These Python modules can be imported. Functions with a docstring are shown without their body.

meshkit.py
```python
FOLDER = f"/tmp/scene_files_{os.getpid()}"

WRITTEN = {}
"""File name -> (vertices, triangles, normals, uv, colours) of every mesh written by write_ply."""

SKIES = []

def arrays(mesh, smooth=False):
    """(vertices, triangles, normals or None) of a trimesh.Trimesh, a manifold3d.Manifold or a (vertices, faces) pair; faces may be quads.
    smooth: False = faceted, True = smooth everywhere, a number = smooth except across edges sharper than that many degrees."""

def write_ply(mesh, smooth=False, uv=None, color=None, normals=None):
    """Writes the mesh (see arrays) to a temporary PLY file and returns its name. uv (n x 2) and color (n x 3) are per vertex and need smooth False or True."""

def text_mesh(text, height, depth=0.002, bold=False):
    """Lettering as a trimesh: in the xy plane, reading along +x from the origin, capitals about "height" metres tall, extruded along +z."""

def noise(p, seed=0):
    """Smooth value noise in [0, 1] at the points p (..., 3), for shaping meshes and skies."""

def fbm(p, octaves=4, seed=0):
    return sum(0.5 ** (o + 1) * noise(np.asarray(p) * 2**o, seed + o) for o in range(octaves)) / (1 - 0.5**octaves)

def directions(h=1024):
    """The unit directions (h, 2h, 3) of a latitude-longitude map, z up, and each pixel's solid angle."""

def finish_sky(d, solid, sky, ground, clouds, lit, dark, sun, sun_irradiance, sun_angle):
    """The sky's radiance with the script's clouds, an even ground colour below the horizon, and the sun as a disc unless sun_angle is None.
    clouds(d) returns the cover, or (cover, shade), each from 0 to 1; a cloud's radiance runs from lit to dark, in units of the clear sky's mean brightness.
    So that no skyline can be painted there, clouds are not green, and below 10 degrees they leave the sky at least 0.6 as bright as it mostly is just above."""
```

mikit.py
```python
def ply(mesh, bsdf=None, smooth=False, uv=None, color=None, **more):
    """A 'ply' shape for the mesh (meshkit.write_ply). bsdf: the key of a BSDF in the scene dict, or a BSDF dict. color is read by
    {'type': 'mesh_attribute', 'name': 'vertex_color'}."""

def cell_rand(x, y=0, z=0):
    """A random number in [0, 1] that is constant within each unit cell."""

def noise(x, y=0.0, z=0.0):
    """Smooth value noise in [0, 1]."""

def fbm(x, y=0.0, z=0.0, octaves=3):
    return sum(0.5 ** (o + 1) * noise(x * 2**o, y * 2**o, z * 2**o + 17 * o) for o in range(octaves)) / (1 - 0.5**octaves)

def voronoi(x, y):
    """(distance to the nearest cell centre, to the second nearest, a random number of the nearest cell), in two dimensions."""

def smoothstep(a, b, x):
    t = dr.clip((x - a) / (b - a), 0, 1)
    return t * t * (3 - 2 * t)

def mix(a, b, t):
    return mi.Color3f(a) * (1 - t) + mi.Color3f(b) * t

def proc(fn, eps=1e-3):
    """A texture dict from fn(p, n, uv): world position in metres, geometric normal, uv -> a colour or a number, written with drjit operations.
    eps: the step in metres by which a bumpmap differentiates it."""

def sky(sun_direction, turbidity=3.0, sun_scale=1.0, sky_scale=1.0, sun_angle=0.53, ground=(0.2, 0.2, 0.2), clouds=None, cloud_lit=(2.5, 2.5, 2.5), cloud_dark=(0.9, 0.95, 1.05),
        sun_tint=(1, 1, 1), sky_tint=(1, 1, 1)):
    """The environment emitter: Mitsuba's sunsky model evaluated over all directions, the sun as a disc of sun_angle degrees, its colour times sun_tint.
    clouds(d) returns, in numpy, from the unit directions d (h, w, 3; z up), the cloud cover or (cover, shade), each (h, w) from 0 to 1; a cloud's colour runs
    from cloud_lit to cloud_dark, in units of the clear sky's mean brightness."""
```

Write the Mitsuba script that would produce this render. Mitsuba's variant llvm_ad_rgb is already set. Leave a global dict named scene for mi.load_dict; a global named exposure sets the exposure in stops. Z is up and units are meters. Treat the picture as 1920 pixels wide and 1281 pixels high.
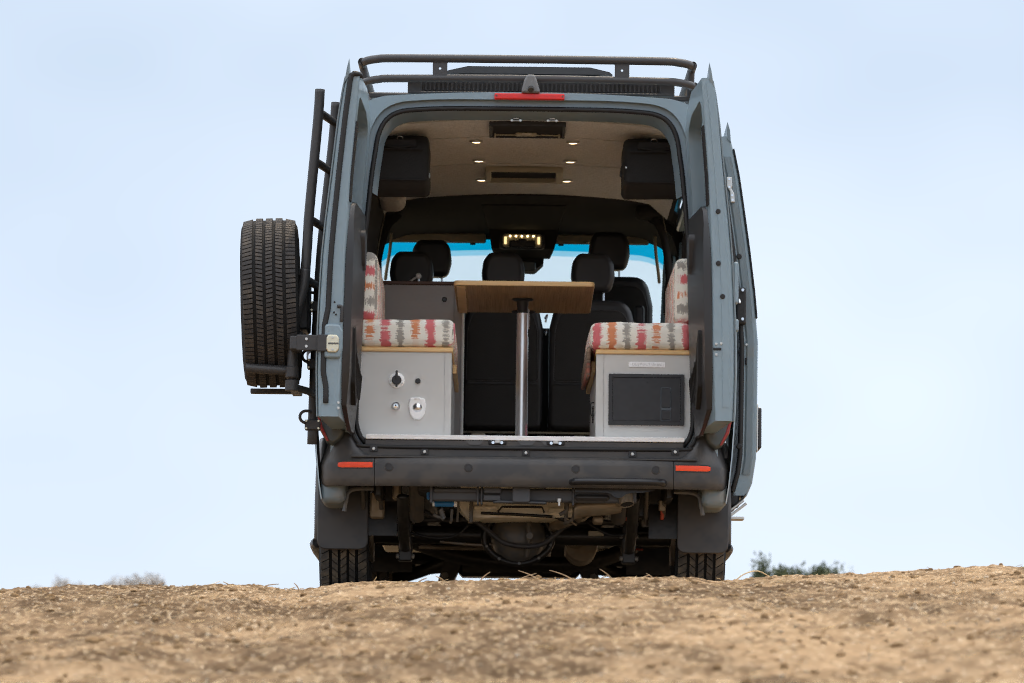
import math, random
import numpy as np, trimesh, drjit as dr, mitsuba as mi
import mikit, meshkit
from shapely.geometry import Polygon, LineString
from shapely import affinity
from mikit import proc, noise, fbm, voronoi, cell_rand, smoothstep, mix

T = mi.ScalarTransform4f
rng = np.random.default_rng(7)
random.seed(7)
scene, labels = {}, {}

# ------------------------------------------------------------------ camera, sky, exposure
ROLL = math.radians(0.65)
scene['camera'] = {
    'type': 'thinlens', 'fov': 13.545, 'fov_axis': 'x', 'aperture_radius': 0.0135, 'focus_distance': 20.0,
    'near_clip': 0.5, 'far_clip': 3000.0,
    'to_world': T().look_at(origin=[-0.1, -20, -0.8], target=[-0.0625, 0, 1.2237], up=[-math.sin(ROLL), 0, math.cos(ROLL)])}
exposure = 2.0


def thin_cloud(d):
    w = meshkit.fbm(d * np.array([7.0, 7.0, 10.0]) + 0.37, 4, 146)
    e = np.clip((d[..., 2] - 0.14) / 0.6, 0, 1)            # the veil of thin cloud is brighter high up, all round
    return np.clip(0.85 + 0.2 * (w - 0.5), 0, 1), np.clip(1.0 - e * e * (3 - 2 * e) - 0.42 * (w - 0.45) - 0.10 * np.exp(-np.maximum(d[..., 2], 0) / 0.045), 0, 1)


SUN = (0.22, 0.34, 0.9)
scene['sky'] = mikit.sky(SUN, turbidity=3.0, sun_scale=0.42, sun_angle=2.5, clouds=thin_cloud,
                         cloud_lit=(4.7, 4.8, 5.0), cloud_dark=(1.74, 2.02, 2.38), ground=(0.3, 0.23, 0.15), sun_tint=(1.0, 0.95, 0.86))

# ------------------------------------------------------------------ mesh helpers
TM = trimesh.Trimesh


def cat(*ms):
    out = []
    for m in ms:
        out += list(m) if isinstance(m, (list, tuple)) else [m]
    return trimesh.util.concatenate(out)


def list_of(*ms):
    return list(ms)


def hull(pts):
    return trimesh.convex.convex_hull(np.asarray(pts, float))


def box(x0, x1, y0, y1, z0, z1, b=0.004):
    b = min(b, 0.45 * min(abs(x1 - x0), abs(y1 - y0), abs(z1 - z0)))
    p = []
    for x, sx in ((x0, 1), (x1, -1)):
        for y, sy in ((y0, 1), (y1, -1)):
            for z, sz in ((z0, 1), (z1, -1)):
                p += [(x, y + sy * b, z + sz * b), (x + sx * b, y, z + sz * b), (x + sx * b, y + sy * b, z)]
    return hull(p)


_S = trimesh.creation.icosphere(subdivisions=2).vertices


def rbox(x0, x1, y0, y1, z0, z1, r=0.02):
    p = [np.array([x, y, z]) + r * _S for x in (x0 + r, x1 - r) for y in (y0 + r, y1 - r) for z in (z0 + r, z1 - r)]
    return hull(np.vstack(p))


def frame_of(d):
    d = np.asarray(d, float) / np.linalg.norm(d)
    a = np.cross(d, [0, 0, 1.0] if abs(d[2]) < 0.9 else [1.0, 0, 0])
    a /= np.linalg.norm(a)
    return d, a, np.cross(d, a)


def loft(rings, closed=True, caps=True):
    R = np.asarray(rings, float)
    n, k = R.shape[:2]
    v = R.reshape(-1, 3)
    f = []
    m = k if closed else k - 1
    for i in range(n - 1):
        for j in range(m):
            a, b = i * k + j, i * k + (j + 1) % k
            c, e = a + k, b + k
            f += [(a, b, e), (a, e, c)]
    if caps and closed:
        v = np.vstack([v, R[0].mean(0), R[-1].mean(0)])
        for j in range(k):
            f.append((len(v) - 2, (j + 1) % k, j))
            f.append((len(v) - 1, (n - 1) * k + j, (n - 1) * k + (j + 1) % k))
    return TM(v, np.array(f), process=False)


def lathe(profile, p0, axis, seg=24):
    """profile: (radius, height along the axis) pairs."""
    d, a, b = frame_of(axis)
    t = np.arange(seg) * 2 * np.pi / seg
    ring = np.cos(t)[:, None] * a + np.sin(t)[:, None] * b
    return loft([np.asarray(p0) + max(r, 1e-5) * ring + h * d for r, h in profile])


def cyl(p0, p1, r, seg=18, b=0.0, r2=None):
    p0, p1 = np.asarray(p0, float), np.asarray(p1, float)
    L = np.linalg.norm(p1 - p0)
    r2 = r if r2 is None else r2
    pr = [(r - b, 0), (r, b), (r2, L - b), (r2 - b, L)] if b else [(r, 0), (r2, L)]
    return lathe(pr, p0, p1 - p0, seg)


def spline(pts, n=8, closed=False):
    P = np.asarray(pts, float)
    out = []
    m = len(P)
    for i in range(m if closed else m - 1):
        g = (lambda k: P[k % m]) if closed else (lambda k: P[min(max(k, 0), m - 1)])
        a, b, c, d = g(i - 1), g(i), g(i + 1), g(i + 2)
        for t in np.arange(n) / n:
            out.append(0.5 * (2 * b + (c - a) * t + (2 * a - 5 * b + 4 * c - d) * t * t + (3 * b - a - 3 * c + d) * t ** 3))
    if not closed:
        out.append(P[-1])
    return np.array(out)


def tube(pts, r, seg=10, n=0, closed=False, flat=1.0):
    P = spline(pts, n, closed) if n else np.asarray(pts, float)
    m = len(P)
    tg = np.array([P[(i + 1) % m] - P[(i - 1) % m] if closed else P[min(i + 1, m - 1)] - P[max(i - 1, 0)] for i in range(m)])
    tg /= np.linalg.norm(tg, axis=1, keepdims=True) + 1e-12
    _, a, _ = frame_of(tg[0])
    t = np.arange(seg) * 2 * np.pi / seg
    R = np.interp(np.linspace(0, 1, m), np.linspace(0, 1, len(r)), r) if np.ndim(r) else np.full(m, r)
    rings = []
    for i in range(m):
        a = a - tg[i] * (a @ tg[i])
        a /= np.linalg.norm(a)
        b = np.cross(tg[i], a)
        rings.append(P[i] + R[i] * (np.cos(t)[:, None] * a + flat * np.sin(t)[:, None] * b))
    if closed:
        rings.append(rings[0])
    return loft(rings, caps=not closed)


def fil(pts, r, n=5):
    """Polygon corners rounded; r: one radius or one per corner."""
    P = np.asarray(pts, float)
    r = np.broadcast_to(r, (len(P),))
    out = []
    for i, p in enumerate(P):
        a, b = P[i - 1] - p, P[(i + 1) % len(P)] - p
        la, lb = np.linalg.norm(a), np.linalg.norm(b)
        a, b = a / la, b / lb
        half = math.acos(float(np.clip(a @ b, -1, 1))) / 2
        t = min(r[i] / math.tan(half), 0.49 * la, 0.49 * lb)
        if t < 1e-6 or abs(half - math.pi / 2) < 1e-3:
            out.append(p)
            continue
        s, e = p + a * t, p + b * t
        for k in np.linspace(0, 1, n + 1):
            out.append((1 - k) ** 2 * s + 2 * k * (1 - k) * p + k * k * e)
    return np.array(out)


def slab(pts, y0, y1, r=0.01, k=4, axis='y', back=None):
    """Outline (in x,z for axis y; in y,z for axis x; x,y for axis z) thickened from y0 to y1 with rounded rims of radius r."""
    P = np.asarray(pts, float)
    area = 0.5 * np.sum(P[:, 0] * np.roll(P[:, 1], -1) - np.roll(P[:, 0], -1) * P[:, 1])
    if area < 0:
        P = P[::-1]
    e = np.roll(P, -1, 0) - np.roll(P, 1, 0)
    nrm = np.stack([e[:, 1], -e[:, 0]], 1)
    nrm /= np.linalg.norm(nrm, axis=1, keepdims=True) + 1e-12
    rb = r if back is None else back
    lv = [(r * (1 - math.sin(t)), y0 + r * (1 - math.cos(t))) for t in np.linspace(0, math.pi / 2, k + 1)]
    lv += [(rb * (1 - math.cos(t)), y1 - rb * (1 - math.sin(t))) for t in np.linspace(0, math.pi / 2, k + 1)]
    put3 = {'y': lambda q, h: np.stack([q[:, 0], np.full(len(q), h), q[:, 1]], 1),
            'x': lambda q, h: np.stack([np.full(len(q), h), q[:, 0], q[:, 1]], 1),
            'z': lambda q, h: np.stack([q[:, 0], q[:, 1], np.full(len(q), h)], 1)}[axis]
    m = loft([put3(P - nrm * ins, h) for ins, h in lv])
    m.fix_normals()
    return m


def plate(poly, y0, y1, axis='y'):
    """A shapely polygon (holes allowed) as a flat plate."""
    gs = getattr(poly, 'geoms', [poly])
    ms = []
    for g in gs:
        m = trimesh.creation.extrude_polygon(g, y1 - y0, engine='earcut')
        v = np.array(m.vertices)
        if axis == 'y':
            m = TM(np.stack([v[:, 0], y0 + v[:, 2], v[:, 1]], 1), np.array(m.faces)[:, ::-1], process=False)
        elif axis == 'x':
            m = TM(np.stack([y0 + v[:, 2], v[:, 0], v[:, 1]], 1), np.array(m.faces), process=False)
        else:
            m = TM(v + [0, 0, y0], np.array(m.faces), process=False)
        ms.append(m)
    return cat(ms)


def rect(x0, x1, z0, z1, r=0.0, n=5):
    p = [(x0, z0), (x1, z0), (x1, z1), (x0, z1)]
    return fil(p, r, n) if r else np.array(p, float)


def flipx(m):
    v = np.array(m.vertices) * [-1, 1, 1]
    return TM(v, np.array(m.faces)[:, ::-1], process=False)


def moved(m, t=(0, 0, 0), rot=None, about=(0, 0, 0)):
    """rot: (axis, degrees)"""
    m = m.copy()
    if rot:
        m.apply_transform(trimesh.transformations.rotation_matrix(math.radians(rot[1]), rot[0], about))
    m.apply_translation(t)
    return m


# ------------------------------------------------------------------ keys
def numbered(key):
    used = scene.keys() | labels.keys()
    taken = lambda q: q in used or any(u.startswith(q + '__') for u in used)
    if not taken(key):
        return key
    i = 1
    while taken(f'{key}_{i:03d}'):
        i += 1
    return f'{key}_{i:03d}'


def thing(name, label, cat_, group=None):
    key = numbered(name)
    labels[key] = {'label': label, 'category': cat_}
    if group:
        labels[key]['group'] = group
    return key


def part(parent, name, mesh, mat, smooth=35, label=None, stuff=False, **more):
    if isinstance(mesh, (list, tuple)):          # several alike pieces, each an entry of its own
        return [part(parent, name, m, mat, smooth, label, stuff, **more) for m in mesh][0]
    key = numbered(parent + '__' + name)
    scene[key] = mikit.ply(mesh, mat, smooth, **more)
    if label or stuff:
        labels[key] = {}
        if label:
            labels[key]['label'] = label
        if stuff:
            labels[key]['kind'] = 'stuff'
    return key


def solo(name, mesh, mat, label, cat_, group=None, kind=None, smooth=35, **more):
    key = numbered(name)
    scene[key] = mikit.ply(mesh, mat, smooth, **more)
    labels[key] = {'label': label, 'category': cat_}
    if group:
        labels[key]['group'] = group
    if kind:
        labels[key]['kind'] = kind
    return key


# ------------------------------------------------------------------ materials
def mat(name, color, rough=0.5, metal=0.0, spec=0.5, coat=0.0, bump=None, **more):
    c = proc(color) if callable(color) else {'type': 'rgb', 'value': list(color)}
    r = proc(rough) if callable(rough) else rough
    b = {'type': 'principled', 'base_color': c, 'roughness': r, 'metallic': metal, 'specular': spec, 'clearcoat': coat, 'clearcoat_gloss': 0.9, **more}
    if bump:
        b = {'type': 'bumpmap', 'arbitrary': proc(bump[0], bump[2] if len(bump) > 2 else 1e-3), 'scale': bump[1], 'bsdf': b}
    scene[name] = {'type': 'twosided', 'bsdf': b}
    return name


def dusty(base, dust=(0.36, 0.27, 0.17), amount=0.35, scale=14.0, lo=0.45, hi=0.75):
    def f(p, n, uv):
        w = fbm(p.x * scale, p.y * scale, p.z * scale, 4)
        low = 1 - smoothstep(0.3, 1.1, p.z)
        return mix(base, dust, amount * (0.25 + 0.75 * low) * smoothstep(lo, hi, w + 0.12 * low))
    return f


def paint_col(p, n, uv):
    w = fbm(p.x * 9, p.y * 9, p.z * 9, 4)
    low = 1 - smoothstep(0.4, 1.0, p.z)
    return mix((0.19, 0.26, 0.302), (0.34, 0.28, 0.2), (0.05 + 0.3 * low) * smoothstep(0.42, 0.8, w))


mat('paint', paint_col, 0.22, coat=1.0)
mat('paint_dark', lambda p, n, uv: mix((0.15, 0.195, 0.22), (0.2, 0.18, 0.14), 0.3 * smoothstep(0.5, 0.8, fbm(p.x * 12, p.y * 12, p.z * 12, 3))), 0.35, coat=0.4)  # darker copy of the body paint, with shade put into its colour
mat('bumper_plastic', dusty((0.047, 0.046, 0.047), amount=0.10, scale=16.0), 0.42)
mat('flap_plastic', dusty((0.038, 0.039, 0.043), amount=0.07, scale=9.0), 0.42)
mat('trim_plastic', (0.024, 0.024, 0.026), 0.38)
mat('seat_seam', (0.06, 0.058, 0.06), 0.5)
mat('hitch_coat', (0.07, 0.074, 0.083), 0.36)
mat('step_black', (0.018, 0.018, 0.02), 0.25)
mat('window_black', (0.008, 0.008, 0.009), 0.5)
mat('black_cloth', lambda p, n, uv: mix((0.010, 0.0098, 0.0098), (0.024, 0.0235, 0.023), noise(p.x * 350, p.y * 350, p.z * 350)), 0.85, sheen=0.3)
mat('seat_cloth', lambda p, n, uv: mix((0.02, 0.0195, 0.0195), (0.036, 0.0345, 0.034), noise(p.x * 500, p.y * 500, p.z * 500)), 0.7, sheen=0.4)
mat('seat_leather', (0.03, 0.03, 0.033), 0.40)
mat('powder_coat', lambda p, n, uv: mix((0.032, 0.032, 0.035), (0.05, 0.047, 0.044), 0.6 * fbm(p.x * 25, p.y * 25, p.z * 25, 3)), 0.45)
mat('rack_coat', (0.045, 0.044, 0.046), 0.42)
mat('camera_grey', (0.16, 0.16, 0.16), 0.4)
mat('dusty_paint', dusty((0.16, 0.21, 0.235), (0.25, 0.18, 0.1), 0.5, 14), 0.35, coat=0.5)  # brown mixed in for dirt and for painted light bounced off the ground
mat('rubber_seal', (0.012, 0.012, 0.013), 0.55)
mat('tyre_rubber', lambda p, n, uv: mix((0.034, 0.031, 0.03), (0.095, 0.078, 0.06), smoothstep(0.4, 0.85, fbm(p.x * 22, p.y * 22, p.z * 22, 4)) * 0.6), 0.75)
mat('tyre_dusty', lambda p, n, uv: mix((0.06, 0.055, 0.05), (0.22, 0.175, 0.12), smoothstep(0.3, 0.8, fbm(p.x * 20, p.y * 20, p.z * 20, 4)) * 0.75), 0.8)
mat('tyre_groove', (0.008, 0.008, 0.008), 0.9)
mat('chassis_black', dusty((0.011, 0.0105, 0.010), (0.12, 0.09, 0.06), 0.08, 40), 0.38)
mat('chassis_grey', dusty((0.095, 0.092, 0.088), (0.2, 0.15, 0.09), 0.3, 30), 0.36)
mat('steel_worn', dusty((0.3, 0.28, 0.25), (0.25, 0.17, 0.1), 0.6, 30), 0.45, metal=0.7)
mat('muffler_steel', dusty((0.36, 0.31, 0.24), (0.28, 0.2, 0.12), 0.6, 20), 0.5, metal=0.6)
mat('tank_cream', dusty((0.84, 0.77, 0.62), (0.5, 0.38, 0.24), 0.3, 12), 0.5)
mat('blue_plastic', (0.02, 0.17, 0.42), 0.4)
mat('red_dull', (0.30, 0.02, 0.02), 0.3, coat=0.4)
mat('chrome', (0.85, 0.85, 0.86), 0.09, metal=1.0)
mat('zinc', (0.62, 0.61, 0.58), 0.32, metal=0.9)
mat('brass_zinc', (0.72, 0.66, 0.5), 0.3, metal=0.9)
mat('brushed_alu', lambda p, n, uv: mix((0.90, 0.89, 0.89), (0.96, 0.95, 0.95), noise(p.x * 60, p.y * 60, p.z * 4)), 0.27, metal=0.9)
mat('sill_alu', (0.9, 0.9, 0.9), 0.4)
mat('white_plastic', (0.92, 0.92, 0.91), 0.3)
mat('sticker_white', (0.93, 0.93, 0.94), 0.35)
mat('sticker_ink', (0.42, 0.42, 0.44), 0.5)
mat('pink_ink', (0.62, 0.2, 0.25), 0.5)
mat('red_lens', (0.65, 0.015, 0.01), 0.25, coat=0.3)
mat('orange_lens', (0.95, 0.075, 0.015), 0.3, coat=0.2)
mat('dark_lens', (0.05, 0.058, 0.055), 0.2, coat=0.4)
mat('cabinet_grey', lambda p, n, uv: mix((0.565, 0.56, 0.54), (0.615, 0.61, 0.585), fbm(p.x * 6, p.y * 6, p.z * 6, 3)), 0.42)
mat('galley_grey', lambda p, n, uv: mix((0.47, 0.45, 0.435), (0.52, 0.495, 0.48), fbm(p.x * 120, p.y * 20, p.z * 160, 2)), 0.5)
mat('panel_black', lambda p, n, uv: mix((0.016, 0.016, 0.018), (0.024, 0.024, 0.027), fbm(p.x * 40, 0, p.z * 40, 2)), 0.38)
mat('smoked_glass', (0.02, 0.02, 0.02), 0.06, coat=1.0)
mat('beige_plastic', (0.42, 0.38, 0.28), 0.5)
mat('dark_wood', (0.14, 0.075, 0.055), 0.45)


def wood(a, b, sx, sy, sz):
    def f(p, n, uv):
        w = fbm(p.x * sx, p.y * sy, p.z * sz, 4)
        line = noise(p.x * sx * 3.1, p.y * sy * 1.3, p.z * sz * 3.1)
        return mix(a, b, dr.clip(0.7 * w + 0.4 * line - 0.05, 0, 1))
    return f


mat('bamboo_edge', wood((0.64, 0.38, 0.15), (0.90, 0.63, 0.30), 9, 9, 260), 0.38)
mat('bamboo_under', wood((0.19, 0.10, 0.036), (0.56, 0.35, 0.16), 240, 3.0, 30), 0.42)


def headliner(p, n, uv):
    w = noise(p.x * 420, p.y * 180, p.z * 400) * 0.55 + noise(p.x * 160, p.y * 70, p.z * 160) * 0.45
    return mix((0.365, 0.355, 0.325), (0.68, 0.66, 0.61), w)


mat('headliner', headliner, 0.9)
mat('cab_liner', lambda p, n, uv: mix((0.010, 0.0095, 0.009), (0.018, 0.017, 0.016), noise(p.x * 300, p.y * 120, p.z * 300)), 0.9)
mat('wall_black', (0.016, 0.015, 0.015), 0.8)
mat('floor_vinyl', (0.12, 0.105, 0.09), 0.5)
mat('visor_cloth', (0.3, 0.265, 0.2), 0.8)
mat('orange_metal', (0.5, 0.07, 0.02), 0.5)

IK = {'orange': (0.68, 0.22, 0.08), 'pink': (0.64, 0.11, 0.13), 'grey': (0.31, 0.285, 0.25)}


def ikat(axis, phase, order, period=0.0712, side='y', seed=0):
    cols = [IK[o] for o in order]

    def f(p, n, uv):
        X = {'x': p.x, 'z': p.z}[axis]
        Q = {'x': p.z + 0.8 * p.y, 'z': p.x + p.y}[axis]
        if side:
            on = dr.abs(n.x) > 0.75
            X = dr.select(on, p.y * 0.9, X)
            Q = dr.select(on, p.z, Q)
        t = (X - phase) / period + 0.5
        i = dr.floor(t)
        u = dr.abs(t - i - 0.5)
        k = i - 3 * dr.floor((i + 0.01) / 3)
        lr = dr.select(t - i > 0.5, 1.0, 0.0)
        row = dr.floor(Q / 0.0026)
        jag = (cell_rand(row, i * 2 + lr, 3 + seed) - 0.5) * 0.24 + (noise(Q * 150, i * 7.3 + 40 * lr, seed) - 0.5) * 0.12
        gap = noise(Q * 30 + 5.0, i * 3.7, 9 + seed)
        thin = dr.select(k > 1.5, 0.055, 0.0)
        cover = smoothstep(0.015, -0.02, u - 0.265 + thin - jag - 0.10 * (gap - 0.5))
        streak = cell_rand(row, i, 8 + seed)
        patchy = smoothstep(0.25, 0.5, gap)
        cover = cover * dr.select(streak > 0.5 - 0.5 * patchy, 1.0, 0.2)
        c = mix(cols[0], cols[1], dr.select(k > 0.5, 1.0, 0.0))
        c = mix(c, cols[2], dr.select(k > 1.5, 1.0, 0.0))
        weave = noise(p.x * 700, p.y * 700, p.z * 700)
        base = mix((0.83, 0.79, 0.69), (0.91, 0.88, 0.79), weave)
        return mix(base, c, cover * 0.92)
    return f


mat('ikat_seat_left', ikat('x', -0.728, ('orange', 'pink', 'grey')), 0.85)
mat('ikat_seat_right', ikat('x', 0.335, ('pink', 'orange', 'grey'), 0.0697, seed=4), 0.85)
mat('ikat_back_left', ikat('z', 1.347, ('pink', 'grey', 'orange'), 0.0715, seed=2), 0.85)
mat('ikat_back_right', ikat('z', 1.33, ('pink', 'grey', 'orange'), 0.069, seed=6), 0.85)


def hem_stripes(p, n, uv):
    w = cell_rand(dr.floor(p.z / 0.006), 2, 1)
    c = mix((0.1, 0.075, 0.06), (0.34, 0.25, 0.18), w)
    return mix(c, (0.4, 0.1, 0.07), dr.select(cell_rand(dr.floor(p.z / 0.011), 3, 7) > 0.75, 0.7, 0.0))


mat('ikat_hem', hem_stripes, 0.9)
scene['window_glass'] = {'type': 'thindielectric', 'specular_transmittance': {'type': 'rgb', 'value': [0.85, 0.93, 0.91]}}
scene['tint_fade'] = {'type': 'thindielectric', 'specular_transmittance': {'type': 'rgb', 'value': [0.35, 0.70, 0.80]}}
scene['tint_band'] = {'type': 'thindielectric', 'specular_transmittance': {'type': 'rgb', 'value': [0.0, 0.40, 0.60]}}
scene['privacy_glass'] = {'type': 'thindielectric', 'specular_transmittance': {'type': 'rgb', 'value': [0.10, 0.11, 0.11]}}
mat('lamp_white', (0.8, 0.75, 0.65), 0.4)

# ------------------------------------------------------------------ ground, stones, straw, shrubs
CREST = -1.7


def ground_base(x, y):
    s = np.maximum(CREST - y, 0.0)
    slope = 0.025 - 0.045 * s - 0.0042 * s * s
    near = np.clip((0.6 - y) / 1.6, 0, 1)
    near = near * near * (3 - 2 * near)
    tilt = 0.036 * np.clip(x, -12, 12) * near
    z = np.where(s > 18.3, 0.025 - 0.045 * 18.3 - 0.0042 * 18.3 ** 2 - 0.06 * np.tanh((s - 18.3) / 30) * 30, slope) * near + tilt
    far = np.clip((np.hypot(x, y) - 8) / 60, 0, 1)
    return z - 0.6 * far * far


def ground_height(x, y):
    p = np.stack([x, y, np.zeros_like(x)], -1)
    z = ground_base(x, y)
    fine = np.clip(1.4 - np.hypot(x, y + 8) / 30, 0, 1)
    z = z + fine * 0.07 * (meshkit.fbm(p * [0.55, 0.8, 1], 3, 1) - 0.5)
    z = z + fine * 0.040 * (meshkit.fbm(p * [1.6, 3.4, 1], 4, 2) - 0.5)
    lump = meshkit.fbm(p * [7, 7, 1], 4, 3)
    z = z + fine * (0.018 * (lump - 0.5) + 0.02 * np.clip(lump - 0.60, 0, 1))
    g = meshkit.fbm(p * [26, 26, 1], 3, 4)
    z = z + fine * (0.008 * (g - 0.5) + 0.022 * np.clip(g - 0.64, 0, 1))
    # tyre-tread ridges pressed into the slope, left of the middle
    u = (x + 0.75) * 0.86 + (y + 6.6) * 0.5
    w = -(x + 0.75) * 0.5 + (y + 6.6) * 0.86
    patch = np.exp(-(u / 0.30) ** 2 - (w / 1.3) ** 2)
    z = z + 0.009 * patch * np.sin(u * 2 * np.pi / 0.085 + 3 * meshkit.noise(p * [2, 2, 1], 9))
    # ruts where vehicles drove over the crest
    for cx in (-0.9, 0.86):
        z = z - 0.026 * np.exp(-((x - cx - 0.05 * np.sin(y * 0.7 + cx)) / 0.15) ** 2) * np.clip((-y) / 2, 0, 1) * fine
    under = np.exp(-((np.abs(x) - 0.86) / 0.2) ** 2 - ((y - 0.95) / 0.35) ** 2) + np.exp(-((np.abs(x) - 0.86) / 0.2) ** 2 - ((y - 4.6) / 0.35) ** 2)
    return z * (1 - np.clip(under, 0, 1)) - 0.012 * np.clip(under, 0, 1)


def axis_lines(a, b, step, far, grow):
    inner = np.arange(a, b, step)
    lo, hi, s = [], [], step
    while (lo[-1] if lo else a) > -far:
        s *= grow
        lo.append((lo[-1] if lo else a) - s)
    s = step
    while (hi[-1] if hi else b) < far:
        s *= grow
        hi.append((hi[-1] if hi else b) + s)
    return np.concatenate([lo[::-1], inner, hi])


gx = axis_lines(-2.45, 2.45, 0.0105, 900, 1.22)
gy = axis_lines(-10.8, 0.3, 0.0150, 900, 1.22)
GX, GY = np.meshgrid(gx, gy)
GZ = ground_height(GX, GY)
nx_ = len(gx)
ii, jj = np.meshgrid(np.arange(len(gy) - 1), np.arange(nx_ - 1), indexing='ij')
q = (ii * nx_ + jj).ravel()
gf = np.vstack([np.stack([q, q + 1, q + nx_ + 1], 1), np.stack([q, q + nx_ + 1, q + nx_], 1)])


def soil(p, n, uv):
    a = fbm(p.x * 1.3, p.y * 0.7, 0.0, 3)
    b = fbm(p.x * 9, p.y * 5, 3.0, 4)
    c = fbm(p.x * 70, p.y * 45, 7.0, 3)
    col = mix((0.082, 0.052, 0.028), (0.272, 0.185, 0.107), smoothstep(0.33, 0.64, 0.55 * a + 0.45 * b))
    col = mix(col, (0.40, 0.30, 0.19), 0.6 * smoothstep(0.52, 0.74, c))
    col = mix(col, (0.12, 0.075, 0.04), 0.75 * smoothstep(0.56, 0.76, fbm(p.x * 40 + 9, p.y * 26, 1.0, 3)))
    d, _, r = voronoi(p.x * 60, p.y * 42)
    return mix(col, (0.52, 0.42, 0.3), dr.select((r > 0.93) & (d < 0.32), 0.7, 0.0))


mat('soil', soil, 0.95, spec=0.15)
gm = TM(np.stack([GX.ravel(), GY.ravel(), GZ.ravel()], 1), gf, process=False)
scene['ground'] = mikit.ply(gm, 'soil', True)
labels['ground'] = {'kind': 'structure', 'label': 'dry sandy brown dirt slope rising to a low crest', 'category': 'ground'}


def scatter(n, make, ylo=-10.6, yhi=-0.9, spread=0.135):
    """Many small meshes strewn over the slope, evenly by area."""
    V, F, at = [], [], 0
    xs = rng.uniform(-2.4, 2.4, n)
    ys = rng.uniform(ylo, yhi, n)
    zs = ground_height(xs, ys)
    for x, y, z in zip(xs, ys, zs):
        v, f = make(z)
        V.append(v + [x, y, z])
        F.append(f + at)
        at += len(v)
    return TM(np.vstack(V), np.vstack(F), process=False)


_I0 = trimesh.creation.icosphere(subdivisions=1)
_I0v, _I0f = np.array(_I0.vertices), np.array(_I0.faces)
_ICO = trimesh.creation.icosahedron()
_ICv, _ICf = np.array(_ICO.vertices), np.array(_ICO.faces)


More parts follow.
